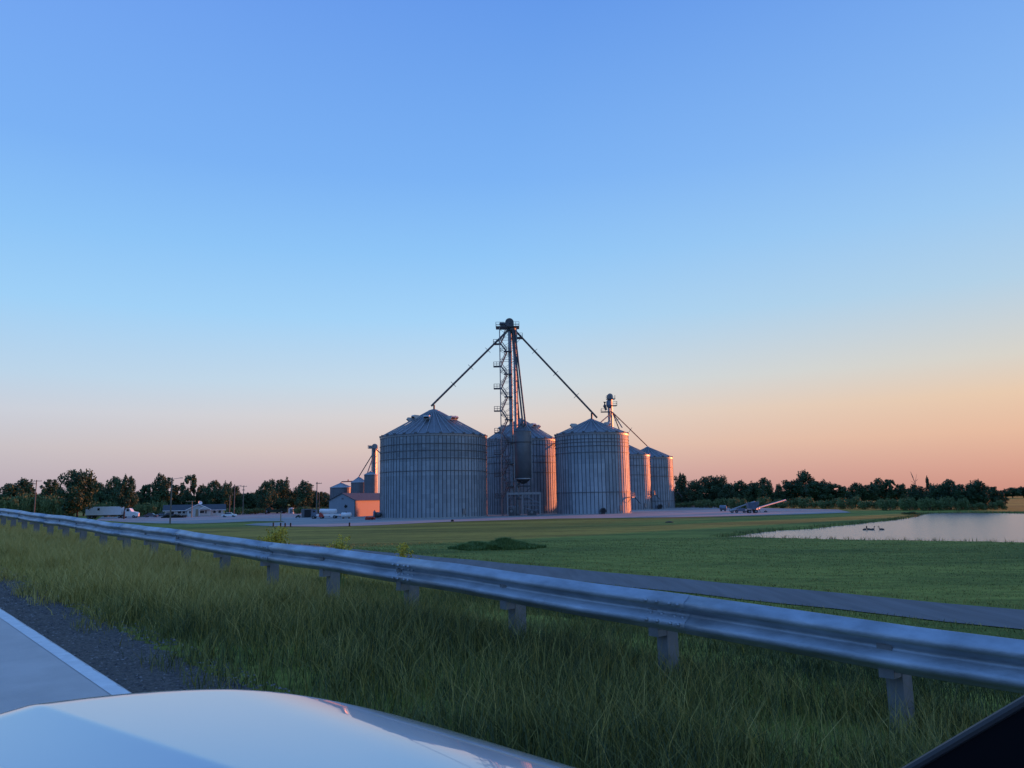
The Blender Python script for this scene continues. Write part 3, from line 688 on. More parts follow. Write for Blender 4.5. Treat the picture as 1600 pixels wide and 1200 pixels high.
o = f.build('conveyor', M['red']); tag(o, 'reddish conveyor tube running level between the tops of the small bins', 'conveyor')

# ------------------------------------------------------------------ shed
pc = at_z(554.5, 807.6); gn = Vector((-.30, -.954)); ln = Vector((.954, -.30))
sh = thing('shed', 'metal shed with grey gable end and pink lit long side under a dark roof', 'shed', (pc.x, pc.y, 0), math.atan2(ln.y, ln.x))
gw, gl, he, ha = 8.4, 24.0, zat(554.5, 781.3, pc.y), zat(534, 771, pc.y)
# local frame: +x across the gable to the near right corner = 0, building goes to -x and +y
f = MB(); f.prism([(0, 0), (0, he), (-gw / 2, ha), (-gw, he), (-gw, 0)], 0.0, 0.12, 'y')
f.build('gable_wall', M['blue_metal'], sh)
f = MB(); f.box((-.06, gl / 2 + .07, he / 2), (.12, gl - .1, he)); f.build('side_wall', M['tan_metal'], sh)
f = MB(); f.box((-gw + .06, gl / 2 + .07, he / 2), (.12, gl - .1, he)); f.prism([(-.13, .0), (-.13, he), (-gw / 2, ha), (-gw + .13, he), (-gw + .13, 0)], gl - .12, gl, 'y'); f.build('back_wall', M['blue_metal'], sh)
f = MB(); th_ = .14
f.prism([(.35, he - .22), (.35, he - .22 + th_), (-gw / 2, ha + th_ + .02), (-gw - .35, he - .22 + th_), (-gw - .35, he - .22), (-gw / 2, ha + .02)], -.35, gl + .3, 'y'); f.build('roof', M['dark_roof'], sh)
f = MB(); f.box((.05, -.05, he / 2 - .1), (.2, .2, he - .3)); f.build('corner_trim', M['dark_roof'], sh)
f = MB(); f.box((-gw * .35, -.1, 3.0), (.7, .12, .8), R=Matrix.Rotation(.6, 3, 'Y')); f.build('exhaust_fan', M['black'], sh)
f = MB(); f.box((-gw + 1.0, -.04, 1.1), (1.0, .08, 2.1)); f.build('door', M['white'], sh)
f = MB(); f.box((-gw * .48, -.03, 5.2), (.6, .06, .5)); f.build('louvre', M['grey_box'], sh)

# ------------------------------------------------------------------ house
dh = 276.0; hx = xat(305, 800, dh)
ho = thing('house', 'low white house with dark roof and front gable porch', 'house', (hx, dh, 0), rad(22), sc=.93)
mp = dh / 1200; HX = lambda px: (px - 305) * mp; HZ = lambda y: zat(305, y, dh)
wl, wr, ez, rz2 = HX(259), HX(349), HZ(796), HZ(787.5)
f = MB(); f.box(((wl + wr) / 2, 3.5, ez / 2), (wr - wl, 7, ez)); f.prism([(0.02, ez), (6.98, ez), (3.5, rz2 - .1)], wl, wl + .1, 'x'); f.prism([(0.02, ez), (6.98, ez), (3.5, rz2 - .1)], wr - .1, wr, 'x'); f.build('wall', M['wall_white'], ho)
f = MB(); f.prism([(-.7, ez - .25), (3.5, rz2), (7.7, ez - .25), (7.7, ez - .1), (3.5, rz2 + .15), (-.7, ez - .1)], wl - .8, wr + .9, 'x'); ro = f.build('roof', M['dark_roof'], ho)
f = MB(); f.box(((wl + wr) / 2, -.74, ez - .17), (wr - wl + 1.7, .06, .22)); f.build('fascia', M['white'], ho)
# cross gable
ga, gb, gm = HX(291), HX(329), HX(310); gz = HZ(786.3)
f = MB(); f.prism([(ga + .4, 0), (ga + .4, ez), (gm, gz - .25), (gb - .4, ez), (gb - .4, 0)], -1.6, 0.05, 'y'); f.build('gable_wall', M['wall_white'], ho)
f = MB(); f.prism([(ga - .1, ez - .1), (gm, gz), (gb + .1, ez - .1), (gb + .1, ez + .06), (gm, gz + .16), (ga - .1, ez + .06)], -2.0, 3.6, 'y'); f.build('gable_roof', M['dark_roof'], ho)
def bargeboard(xa, xm_, xc_, za, zm_, y):
    f = MB(); f.prism([(xa, za - .22), (xm_, zm_ - .22), (xc_, za - .22), (xc_, za + .08), (xm_, zm_ + .1), (xa, za + .08)], y - .1, y, 'y'); f.build('bargeboard', M['white'], ho)
bargeboard(ga - .15, gm, gb + .15, ez, gz + .08, -2.0)
pa_, pb_, pm_ = HX(310.5), HX(329), HX(319); pz = HZ(790.3)
f = MB(); f.prism([(pa_, ez + .1), (pm_, pz), (pb_, ez + .1), (pb_, ez + .2), (pm_, pz + .12), (pa_, ez + .2)], -3.4, -1.5, 'y'); f.build('porch_roof', M['dark_roof'], ho)
bargeboard(pa_ - .1, pm_, pb_ + .1, ez + .1, pz + .05, -3.4)
f = MB(); f.prism([(pa_ + .3, ez + .12), (pm_, pz - .1), (pb_ - .3, ez + .12)], -3.3, -3.2, 'y'); f.build('porch_gable', M['wall_white'], ho)
f = MB(); f.box(((pa_ + pb_) / 2, -2.5, .2), (pb_ - pa_, 1.8, .4)); f.build('porch_deck', M['concrete'], ho)
for x in (pa_ + .25, pb_ - .25): f = MB(); f.box((x, -3.2, ez / 2 + .2), (.16, .16, ez - .4)); f.build('porch_post', M['white'], ho)
f = MB(); f.box((HX(307.5), -1.72, ez * .55), (.85, .25, ez * 1.15)); f.build('chimney', M['wood_tan'], ho)
for px, w_, h_, y in ((270, 1.3, .9, -.0), (281, 1.2, .9, 0), (287.5, .9, .9, 0), (297, .55, .9, -1.6), (299.3, .3, .9, -1.6), (315.5, 1.5, .9, -1.6), (321.5, .5, 1.2, -1.6), (335, 1.0, 1.1, 0), (343, 1.0, 1.1, 0)):
    f = MB(); f.box((HX(px), y - .03, 1.75), (w_ + .16, .08, h_ + .16)); wo_ = f.build('window', M['white'], ho)
    f = MB(); f.box((HX(px), y - .06, 1.75), (w_, .06, h_)); f.build('pane', M['glass'], wo_)
f = MB(); f.lathe([(.03, 0), (.5, .08), (.75, .3)], 16); o = f.build('satellite_dish', M['white'], ho); o.location = (HX(312), 4, HZ(784.5)); o.rotation_euler = (rad(60), 0, rad(20))
f = MB(); f.tube((HX(312), 4, rz2), (HX(312), 4, HZ(784.5)), .06); f.build('dish_mast', M['steel'], ho)

# ------------------------------------------------------------------ utility poles
def pole(label, px, yt, d, arms=(), m='wood', r=.16, lamp=False, name='utility_pole'):
    x0 = xat(px, 800, d); h = zat(px, yt, d); t = thing(name, label, 'utility pole', (x0, d, 0), 0, 'poles round the yard')
    f = MB(); f.tube((0, 0, -.3), (0, 0, h), r * 1.15, 10, r1=r * .8); f.build('pole', M[m], t)
    for dz, w_, off in arms:
        f = MB(); f.box((off, -.2, h - dz), (w_, .12, .14))
        for k in np.linspace(-w_ / 2 + .15, w_ / 2 - .15, 4): f.tube((off + k, -.2, h - dz + .07), (off + k, -.2, h - dz + .3), .05, 6)
        f.build('crossarm', M[m], t)
    if lamp:
        f = MB(); f.tube((0, 0, h - .4), (1.9, 0, h - .15), .05); f.box((2.1, 0, h - .15), (.6, .25, .14)); f.build('lamp_arm', M['steel'], t)
    return t
pole('wooden pole with a wide crossarm among the trees at far left', 53.5, 750, 235, ((.35, 3.4, 0), (1.2, 1.2, -.5)))
pole('nearest grey pole with a short lamp arm left of the white house', 266.5, 746, 176, (), lamp=True)
pole('short tan pole with crossarm in front of the white house', 299.5, 783, 262, ((.1, 3.2, -.4),), 'wood_tan')
pole('bare short pole right of the house, lowest of the pole trio', 358.5, 773.5, 285)
pole('middle tall pole of the trio right of the house', 365.5, 758, 272, (), lamp=True)
pole('crossarm pole standing right in the trio beyond the house', 379.5, 758.5, 300, ((.4, 2.6, 0), (1.8, 1.2, 0)))
pole('tall pole between the trees and the shed', 494.5, 753, 235, ((.5, 1.8, .6),))
pole('thin short pole close behind the pole left of the shed', 498.5, 772, 255, (), r=.1)

# ------------------------------------------------------------------ vehicles
def wheel(parent, p, r, w_, ax='y'):
    f = MB(); d = Vector((0, 1, 0)) if ax == 'y' else Vector((1, 0, 0)); p = Vector(p)
    f.loft([p - d * w_ / 2, p - d * w_ * .35, p + d * w_ * .35, p + d * w_ / 2], [r * .85, r, r, r * .85], 18); wh = f.build('wheel', M['rubber'], parent)
    f = MB(); f.loft([p - d * (w_ / 2 + .02), p + d * (w_ / 2 + .02)], [r * .55, r * .55], 14); f.build('rim', M['steel'], wh)
# semi truck, pointing right
dtk = 272.0; tx = xat(136, 805, dtk); tr = thing('semi_truck', 'white semi truck with a long box trailer parked under the left trees', 'truck', (tx, dtk, 0), rad(3))
f = MB(); f.box((6.1, 0, 2.65), (12.2, 2.5, 2.9)); f.build('trailer_box', M['white'], tr)
f = MB(); f.box((6.1, 0, 1.08), (12.0, 1.0, .22)); f.box((10.2, -.6, .75), (.15, .15, .7)); f.build('trailer_frame', M['darksteel'], tr)
f = MB(); f.box((4.4, -1.28, 3.2), (.7, .06, .8)); f.build('trailer_mark', M['black'], tr)
f = MB(); f.prism([(13.2, .6), (13.2, 3.2), (13.4, 3.45), (14.9, 3.35), (15.6, 2.25), (17.2, 1.95), (17.45, 1.5), (17.45, .55)], -1.2, 1.2, 'y'); f.build('cab', M['white'], tr)
f = MB(); f.box((14.35, 0, 2.72), (.9, 2.44, .75)); f.build('cab_window', M['glass'], tr)
f = MB(); f.tube((13.05, -.9, .8), (13.05, -.9, 4.1), .1, 8); f.build('exhaust_stack', M['steel'], tr)
for x in (1.0, 2.2, 11.5, 12.7, 16.4):
    for s in (-1.0, 1.0): wheel(tr, (x, s, .5), .5, .5)
def car(label, px, py, L_, paint, rz=0.0, name='parked_car'):
    p = at_z(px, py); t = thing(name, label, 'car', p, rz)
    k = L_ / 4.5
    f = MB(); f.prism([(a * k, b) for a, b in ((-2.2, .35), (-2.25, .8), (-1.9, .95), (1.0, 1.0), (2.1, .85), (2.25, .6), (2.2, .35))], -.85, .85, 'y'); f.build('body', M[paint], t)
    top = [(-1.5 * k, .97), (-.9 * k, 1.46), (.5 * k, 1.48), (1.2 * k, .97)]
    f = MB(); n = 4
    f.add([(a, (-.8 if b < 1 else -.62), b) for a, b in top] + [(a, (.8 if b < 1 else .62), b) for a, b in top], [(0, 1, 2, 3), (7, 6, 5, 4), (0, 4, 5, 1), (1, 5, 6, 2), (2, 6, 7, 3)]); f.build('cabin', M['glass'], t)
    f = MB(); f.box((-.2 * k, 0, 1.49), (1.4 * k, 1.26, .06)); f.build('roof', M[paint], t)
    for x in (-1.4 * k, 1.4 * k):
        for s in (-.82, .82): wheel(t, (x, s, .33), .33, .22)
    return t
car('pale car parked at the right end of the white house', 358, 808, 4.6, 'white', rad(5))
car('dark car parked in front of the left end of the house', 264, 808.3, 4.4, 'grey_box', rad(170))
car('bluish car half hidden by the dark car before the white house', 254, 806.8, 4.2, 'blue_paint', rad(10))
car('low dark car by the truck cab under the left trees', 236, 808.3, 4.6, 'grey_box', rad(4))

# dark implement with a yellow canopy
p = at_z(432, 802.3); t = thing('harvester', 'dark farm machine with a yellow and red hood beyond the lot', 'farm machine', p, rad(-4))
k = p.y / 1200
f = MB(); f.prism([(-19 * k, .5), (-17 * k, 2.4), (-8 * k, 2.6), (-6 * k, 1.7), (6 * k, 1.7), (7 * k, 2.9), (18 * k, 3.0), (19 * k, .6)], -1.2, 1.2, 'y'); f.build('body', M['dark_green'], t)
f = MB(); f.prism([(5 * k, 3.0), (6 * k, 3.7), (12 * k, 4.0), (19 * k, 3.7), (20 * k, 3.1)], -1.3, 1.3, 'y'); f.build('hood', M['yellow'], t)
f = MB(); f.box((12 * k, -1.33, 3.4), (4 * k, .06, .5)); f.build('hood_stripe', M['red'], t)
f = MB(); f.prism([(-16 * k, 2.4), (-14 * k, 3.7), (-9 * k, 3.7), (-8 * k, 2.5)], -1.0, 1.0, 'y'); f.build('cab', M['glass'], t)
for x, r in ((-14 * k, .9), (10 * k, .7)):
    for s in (-1.1, 1.1): wheel(t, (x, s, r), r, .5)
# boxes and tanks on the lot
p = at_z(455, 802.5); k = p.y / 1200
t = thing('portable_toilet', 'small pale blue white cabin beside the tan tank', 'cabin', p); f = MB(); f.box((0, 0, 1.05), (7 * k, 1.3, 2.1)); f.prism([(-3.6 * k, 2.1), (0, 2.4), (3.6 * k, 2.1)], -.7, .7, 'y'); f.build('shell', M['white'], t)
f = MB(); f.box((0, -.67, 1.0), (3.6 * k, .06, 1.8)); f.build('door', M['blue_paint'], t)
p = at_z(465, 801); k = p.y / 1200
t = thing('storage_tank', 'tan rectangular tank with two short vents on the lot', 'tank', p); f = MB(); f.prism([(-9 * k, .2), (-10 * k, 1.8), (-8 * k, 2.9), (8 * k, 2.7), (9.5 * k, 1.6), (9 * k, .2)], -1.4, 1.4, 'y'); f.build('shell', M['tan_box'], t)
for x in (-5 * k, 3 * k): f = MB(); f.lathe([(.25, 2.7), (.25, 3.3), (.4, 3.3), (.4, 3.5), (.02, 3.6)], 10, (x, 0, 0)); f.build('vent', M['white'], t)
p = at_z(478.5, 809); k = p.y / 1200
t = thing('container', 'dark grey metal container left of the white tank truck', 'container', p, rad(-6)); f = MB(); f.box((0, 1.2, 1.25), (16 * k, 2.4, 2.4)); f.build('shell', M['grey_box'], t)
f = MB(); f.box((2.0 * k, -.03, 1.2), (10 * k, .08, 2.1)); f.build('door', M['black'], t)
f = MB(); f.box((-7 * k, -.05, 1.25), (1.2 * k, .1, 2.4)); f.build('corner_post', M['steel'], t)
p = at_z(466, 809.5); t = thing('utility_cart', 'small low dark cart left of the grey container', 'cart', p); f = MB(); f.prism([(-.6, .3), (-.5, .6), (.1, .9), (.6, .5), (.6, .3)], -.4, .4, 'y'); f.build('body', M['dark_green'], t)
for x in (-.45, .45): wheel(t, (x, -.4, .25), .25, .16)
# tank truck
p = at_z(497, 810.5); k = p.y / 1200
t = thing('tank_truck', 'white tank truck with a red lit cab nose in front of the shed', 'truck', p, rad(2))
f = MB(); z_ = 1.95; f.loft([(2 * k, 0, z_), (3 * k, 0, z_), (27.5 * k, 0, z_ - .1), (28.5 * k, 0, z_ - .1)], [.35, .62, .62, .35], 18); f.build('tank', M['white'], t, True)
f = MB(); f.prism([(-2 * k, .7), (-2 * k, 1.2), (34 * k, 1.15), (34 * k, .7)], -.9, .9, 'y'); f.build('flatbed', M['white'], t)
f = MB(); f.prism([(-9 * k, .5), (-9 * k, 1.6), (-7 * k, 2.3), (-2.3 * k, 2.35), (-2.3 * k, .5)], -.95, .95, 'y'); f.build('cab', M['blue_paint'], t)
f = MB(); f.prism([(2 * k, .45), (3 * k, 1.5), (5 * k, 1.7), (9 * k, 1.0), (10 * k, .45)], -1.05, -.92, 'y'); f.build('side_box', M['red'], t)
f = MB(); f.box((-5.2 * k, 0, 1.9), (4 * k, 1.94, .45)); f.build('cab_window', M['glass'], t)
for x in (-6 * k, 6 * k, 26 * k):
    for s in (-.85, .85): wheel(t, (x, s, .42), .42, .3)
p = at_z(541, 810.5); k = p.y / 1200
t = thing('tank', 'small white horizontal tank on skids beside the tank truck', 'tank', p); f = MB(); f.loft([(-8 * k, 0, .95), (-7 * k, 0, .95), (7 * k, 0, .95), (8 * k, 0, .95)], [.3, .62, .62, .3], 18); f.build('shell', M['white'], t, True)
for x in (-4.5 * k, 4.5 * k): f = MB(); f.box((x, 0, .2), (.25, 1.0, .45)); f.build('skid', M['darksteel'], t)
f = MB(); f.lathe([(.2, 1.5), (.2, 1.75), (.02, 1.8)], 10); f.build('valve_dome', M['darksteel'], t)

# lot stakes: thin tan stake and four dark stubs at the grass edge
p = at_z(438.5, 815.5); f = MB(); f.box((0, 0, 1.0), (.22, .12, 2.0)); f.box((0, 0, 2.03), (.16, .09, .08)); tag(f.build('marker_stake', M['wood_tan'], loc=p), 'thin tan stake at the tip of the grass tongue in the lot', 'stake')
for px, py, lb in ((427, 822.4, 'leftmost of the low dark stubs on the grass edge below the lot'), (438.5, 822.8, 'second low dark stub from the left on the grass edge below the lot'), (445.5, 823, 'third low dark stub from the left on the grass edge below the lot'), (454, 823, 'largest low dark stub at the right on the grass edge below the lot'), (546, 822.5, 'lone short dark stub at the gravel edge before the shed')):
    f = MB(); f.lathe([(.14, 0), (.13, .5), (.16, .5), (.1, .68), (.01, .7)], 8); tag(f.build('stub_post', M['rubber'], loc=at_z(px, py)), lb, 'post', 'low dark stubs at the lawn edge')
p = at_z(1046, 816.5); f = MB(); f.lathe([(.7, 0), (.66, .1), (.3, .2), (.02, .22)], 12); tag(f.build('drain_cover', M['rubber'], loc=p), 'dark low drain cap lying in the lawn right of the bins', 'drain')
p = at_z(707, 815); f = MB(); f.lathe([(.32, 0), (.3, .25), (.15, .4), (.02, .42)], 10); tag(f.build('boulder', M['rubber'], loc=p), 'small dark stone on the grass edge below the widest bin', 'stone')

# augers at the right of the yard
da = 186.0
def AP(px, py, d=da): return at_d(px, py, d)
o0 = at_z(1190, 801.5); t = thing('grain_auger', 'portable auger with its long orange lit tube raised to the right', 'auger', o0, 0)
rl = lambda p: Vector(p) - Vector(o0)
f = MB(); f.tube(rl(AP(1176, 796)), rl(AP(1227, 781.3, 198)), .22, 12); f.tube(rl(AP(1226, 781.2, 198)), rl(AP(1227.5, 783.2, 198)), .28, 8); f.build('tube', M['galv_light'], t)
f = MB(); f.tube(rl(AP(1177, 797.5, da - .6)), rl(AP(1185.5, 794.5, da + 2.4)), .35, 10); f.build('intake_hopper', M['galv_light'], t)
f = MB(); f.tube(rl(AP(1186, 791)), rl(AP(1182, 801)), .07); f.tube(rl(AP(1184, 793)), rl(AP(1189, 801)), .07); f.tube(rl(AP(1183, 783)), rl(AP(1183, 793)), .06); f.tube(rl(AP(1185.5, 782.5)), rl(AP(1185.5, 792)), .06); f.build('undercarriage', M['steel'], t)
f = MB(); f.tube(rl(AP(1189, 801)), rl(AP(1196, 800)), .08); f.build('drawbar', M['steel'], t)
wheel(t, rl(AP(1196.5, 800.2)), .38, .25); wheel(t, rl(AP(1181, 800.6, da + 1)), .38, .25)
o0 = at_z(1175, 802); t = thing('gravity_wagon', 'blue grey hopper wagon with slanted sides behind the lit auger', 'wagon', o0, rad(-8)); k = o0.y / 1200
f = MB(); V = [(-6 * k, -1.2, 1.1), (5 * k, -1.2, .9), (5 * k, 1.2, .9), (-6 * k, 1.2, 1.1), (-7 * k, -1.7, 2.4), (10 * k, -1.7, 2.6), (10 * k, 1.7, 2.6), (-7 * k, 1.7, 2.4)]
f.add(V, [(0, 1, 2, 3), (0, 4, 5, 1), (1, 5, 6, 2), (2, 6, 7, 3), (3, 7, 4, 0)]); f.build('hopper', M['blue_paint'], t)
f = MB(); f.box((0, 0, .75), (14 * k, .9, .25)); f.build('chassis', M['darksteel'], t)
for x in (-4.5 * k, 5 * k):
    for s in (-.95, .95): wheel(t, (x, s, .42), .42, .3)
o0 = at_z(1157, 801.5); t = thing('grain_auger', 'low grey auger folded on its wheels, pointing up to the wagon', 'auger', o0, 0); rl = lambda p: Vector(p) - Vector(o0)
f = MB(); f.tube(rl(AP(1139, 797.5)), rl(AP(1179.5, 783.5)), .14, 8); f.tube(rl(AP(1179.3, 783.3)), rl(AP(1180.2, 790)), .16, 8); f.build('tube', M['galv_light'], t)
f = MB(); f.tube(rl(AP(1152, 793)), rl(AP(1150, 800.8)), .08); f.tube(rl(AP(1155, 792)), rl(AP(1165, 799.5)), .1); f.tube(rl(AP(1147, 795.5)), rl(AP(1144, 800.5)), .08); f.box(rl(AP(1158, 796.5)), (1.6, .8, .7)); f.build('undercarriage', M['blue_paint'], t)
for px in (1144, 1151, 1163): wheel(t, rl(AP(px, 799.4)), .36, .25)
f = MB(); f.tube(rl(AP(1140, 798)), rl(AP(1150, 796)), .3, 8); f.build('intake_hopper', M['galv_light'], t)
o0 = at_z(1130, 799); t = thing('fuel_tank', 'blue grey round tank lying left of the augers', 'tank', o0); k = o0.y / 1200
f = MB(); f.loft([(-5.2 * k, 0, 1.0), (-4.5 * k, 0, 1.0), (4.5 * k, 0, 1.0), (5.2 * k, 0, 1.0)], [.4, .62, .62, .4], 16); f.build('shell', M['blue_paint'], t, True)
f = MB(); f.box((-3 * k, 0, .25), (.2, 1, .5)); f.box((3 * k, 0, .25), (.2, 1, .5)); f.build('skid', M['darksteel'], t)
# three slanted pale augers' spouts standing in a row
for (xa, ya, xb_, yb_, lb) in ((1093.5, 793.5, 1097, 784.5, 'left short pale pipe leaning right in a row of three'), (1103.5, 791, 1107, 782, 'tallest middle pale pipe leaning right in a row of three'), (1113.5, 793.5, 1116.5, 785, 'right short pale pipe leaning right in a row of three')):
    a = at_z(xa, ya); c_ = at_d(xb_, yb_, a.y); f = MB(); f.loft([Vector((0, 0, -.1)), (c_ - a) * .8, c_ - a], [.2, .2, .26], 10); f.box((0, 0, .1), (.9, .9, .2)); tag(f.build('leaning_pipe', M['white'], loc=a), lb, 'pipe', 'three leaning pale pipes')

# ------------------------------------------------------------------ geese on the pond
def goose():
    f = MB(); f.loft([(-.48, 0, .14), (-.36, 0, .12), (-.15, 0, .1), (.12, 0, .1), (.28, 0, .16)], [.02, .1, .19, .19, .1], 12); return f
gm_ = goose(); gh = MB(); gh.loft([(.22, 0, .18), (.32, 0, .3), (.34, 0, .5), (.36, 0, .6), (.44, 0, .62), (.54, 0, .6)], [.08, .055, .045, .06, .05, .012], 10)
base = None
for px, py, a, lb in ((1351.5, 828.3, 20, 'leftmost goose of the three swimming close together'), (1357.5, 828.1, 200, 'middle goose of the three swimming close together'), (1363.5, 828.4, 15, 'right goose of the three swimming close together'), (1377.3, 828.2, 165, 'goose swimming alone right of the other three')):
    p = at_z(px, py, -.27)
    if base is None:
        base = thing('goose', lb, 'goose', p, rad(a), 'geese on the pond', .75); gm_.build('body', M['feather'], base, True); gh.build('neck', M['goose_black'], base, True); o = base
    else:
        o = copy_tree(base); o.location = p; o.rotation_euler = (0, 0, rad(a)); o['label'] = lb

# ------------------------------------------------------------------ trees
def leaf_cloud(lobes, n, size, jit=.5):
    """lobes: (cx,cy,cz,rx,ry,rz); leaf cards spread through each lobe's outer volume"""
    lob = np.array(lobes); vol = np.cbrt(lob[:, 3] * lob[:, 4] * lob[:, 5]) ** 2; pick = rng.choice(len(lob), n, p=vol / vol.sum())
    d = rng.normal(size=(n, 3)); d /= np.linalg.norm(d, axis=1)[:, None]
    r = rng.uniform(.35, 1.25, n) ** .7
    c = lob[pick, :3] + d * lob[pick, 3:] * r[:, None]
    nn = d * .6 + rng.normal(size=(n, 3)) * jit; nn /= np.linalg.norm(nn, axis=1)[:, None]
    a = np.cross(nn, rng.normal(size=(n, 3))); a /= np.linalg.norm(a, axis=1)[:, None]; b = np.cross(nn, a)
    s = size * rng.uniform(.5, 1.3, n)[:, None]
    bend = nn * s * .25
    V = np.stack([c - a * s, c - b * s * .6 + bend, c + a * s, c + b * s * .6 + bend], 1).reshape(-1, 3)
    F = np.arange(4 * n).reshape(n, 4)
    lt = rng.uniform(.2, .75, len(lob))
    tone = np.clip(lt[pick] + rng.normal(0, .16, n), 0, 1)
    return V, F, tone
def tree_mesh(kind, seed, h=10.0, w=8.0, n=4200):
    """a tree of height 10, width 8; returns crown data and a trunk MB"""
    r = random.Random(seed); lobes = []; tr = MB()
    fork = h * (.16 if kind != 'tall' else .25)
    tr.loft([(0, 0, -.3), (0.05, 0, fork * .6), (r.uniform(-.2, .2), r.uniform(-.2, .2), fork * 1.3), (r.uniform(-.3, .3), r.uniform(-.3, .3), h * .6), (0, 0, h * .88)], [.36, .27, .24, .14, .03], 8)
    k = {'round': 46, 'open': 36, 'tall': 38, 'spire': 26, 'dense': 64}[kind]
    for i in range(k):
        t = (i + .5) / k; z = fork + (h - fork) * (.08 + .88 * t)
        env = {'round': math.sin(math.pi * (.12 + .82 * t)) ** .7, 'open': math.sin(math.pi * (.15 + .78 * t)) ** .8, 'tall': math.sin(math.pi * (.1 + .8 * t)) ** .6, 'spire': max(.12, 1.05 - t), 'dense': min(1, 1.25 * math.sin(math.pi * (.2 + .72 * t)) ** .6)}[kind]
        a = i * 2.4 + r.uniform(-.5, .5); rr = w / 2 * env * r.uniform(.25, .92)
        x, y = rr * math.cos(a), rr * math.sin(a); s = w * r.uniform(.06, .15) * (1 if kind != 'open' else .85) * (.55 + .5 * env)
        lobes.append((x, y, z, s * 1.1, s * 1.1, s * .95))
        if r.random() < .3: lobes.append((x * 1.12, y * 1.12, z + s * 1.1, s * .35, s * .35, s * .7))
        if i % 3 == 0:
            tr.loft([(0, 0, max(fork * .8, z - 1.8)), (x * .5, y * .5, z - .7), (x, y, z)], [.11, .07, .02], 5)
    return leaf_cloud(lobes, n, .25 if kind != 'spire' else .2), tr
PROTO = {}
for kind, seeds in (('round', (1, 2, 3)), ('open', (4, 5)), ('tall', (6, 7)), ('spire', (8,)), ('dense', (9, 10))):
    for s in seeds:
        (V, F, T), tr = tree_mesh(kind, s, n=8500 if kind == 'dense' else 6000)
        PROTO.setdefault(kind, []).append((np_mesh('crown', V, F, T, M['leaf']), tr.build('trunk', M['bark'])))
_bl = []
for s in (21, 22):
    r = random.Random(s); lobes = [(r.uniform(-2.8, 2.8), r.uniform(-1.2, 1.2), r.uniform(.6, 2.0), r.uniform(.8, 1.3), r.uniform(.8, 1.2), r.uniform(.7, 1.1)) for _ in range(16)]
    V, F, T = leaf_cloud(lobes, 2600, .2); V[:, 2] = np.maximum(V[:, 2], -.1)
    st = MB()
    for i in range(9): x, y = r.uniform(-1.6, 1.6), r.uniform(-.6, .6); st.loft([(x, y, -.2), (x * 1.2, y, .8), (x * 1.4, y * 1.3, 1.8)], [.07, .05, .015], 5)
    _bl.append((np_mesh('foliage', V, F, T, M['leaf_light']), st.build('stem', M['bark'])))
PROTO['bush'] = _bl
M['leaf_dark'] = mat('dark_evergreen_foliage', (1, 1, 1), 0.8, tone=[(0.0, (.006, .012, .008)), (.6, (.014, .024, .014)), (1.0, (.026, .04, .022))])
r = random.Random(31); _q = [(r.uniform(-3, 3), r.uniform(-1, 1), r.uniform(.5, 1.7) * (1 - .12 * abs(i - 8)), r.uniform(.7, 1.1), .8, r.uniform(.7, 1.0)) for i in range(16)]
V, F, T = leaf_cloud(_q, 2600, .18); V[:, 2] = np.maximum(V[:, 2], -.1)
st = MB()
for i in range(7): x, y = r.uniform(-2, 2), r.uniform(-.6, .6); st.loft([(x, y, -.2), (x, y, 1.2)], [.06, .02], 5)
PROTO['shrub'] = [(np_mesh('foliage', V, F, T, M['leaf_dark']), st.build('stem', M['bark']))]
used = {}
def plant(kind, var, loc, sx, sz, label, cat, group, rz=None, name=None):
    cr, tk_ = PROTO[kind][var % len(PROTO[kind])]
    o = thing(name or ('bush' if kind == 'bush' else 'tree'), label, cat, loc, random.random() * 6.28 if rz is None else rz, group); o.scale = (sx, sx, sz)
    key = (kind, var % len(PROTO[kind]))
    for part in (cr, tk_):
        if key not in used: part.parent = o
        else:
            c = part.copy(); COL.objects.link(c); c.parent = o
    used[key] = 1
    return o
def tree(px, yt, d, wpx, kind, var, label, group='trees at the back of the yard'):
    p = at_d(px, 800, d); h = zat(px, yt, d); w_ = wpx / 1200 * d
    return plant(kind, var, (p.x, d, 0), w_ / 8.0, h / 10.0, label, 'tree', group)
def bush(px, yt, d, wpx, var, label, group='bushes along the yard edge'):
    p = at_d(px, 800, d); h = zat(px, yt, d)
    o = plant('bush', var, (p.x, d, 0), wpx / 1200 * d / 7.2, h / 2.7, label, 'bush', group, rz=random.uniform(-.3, .3)); return o

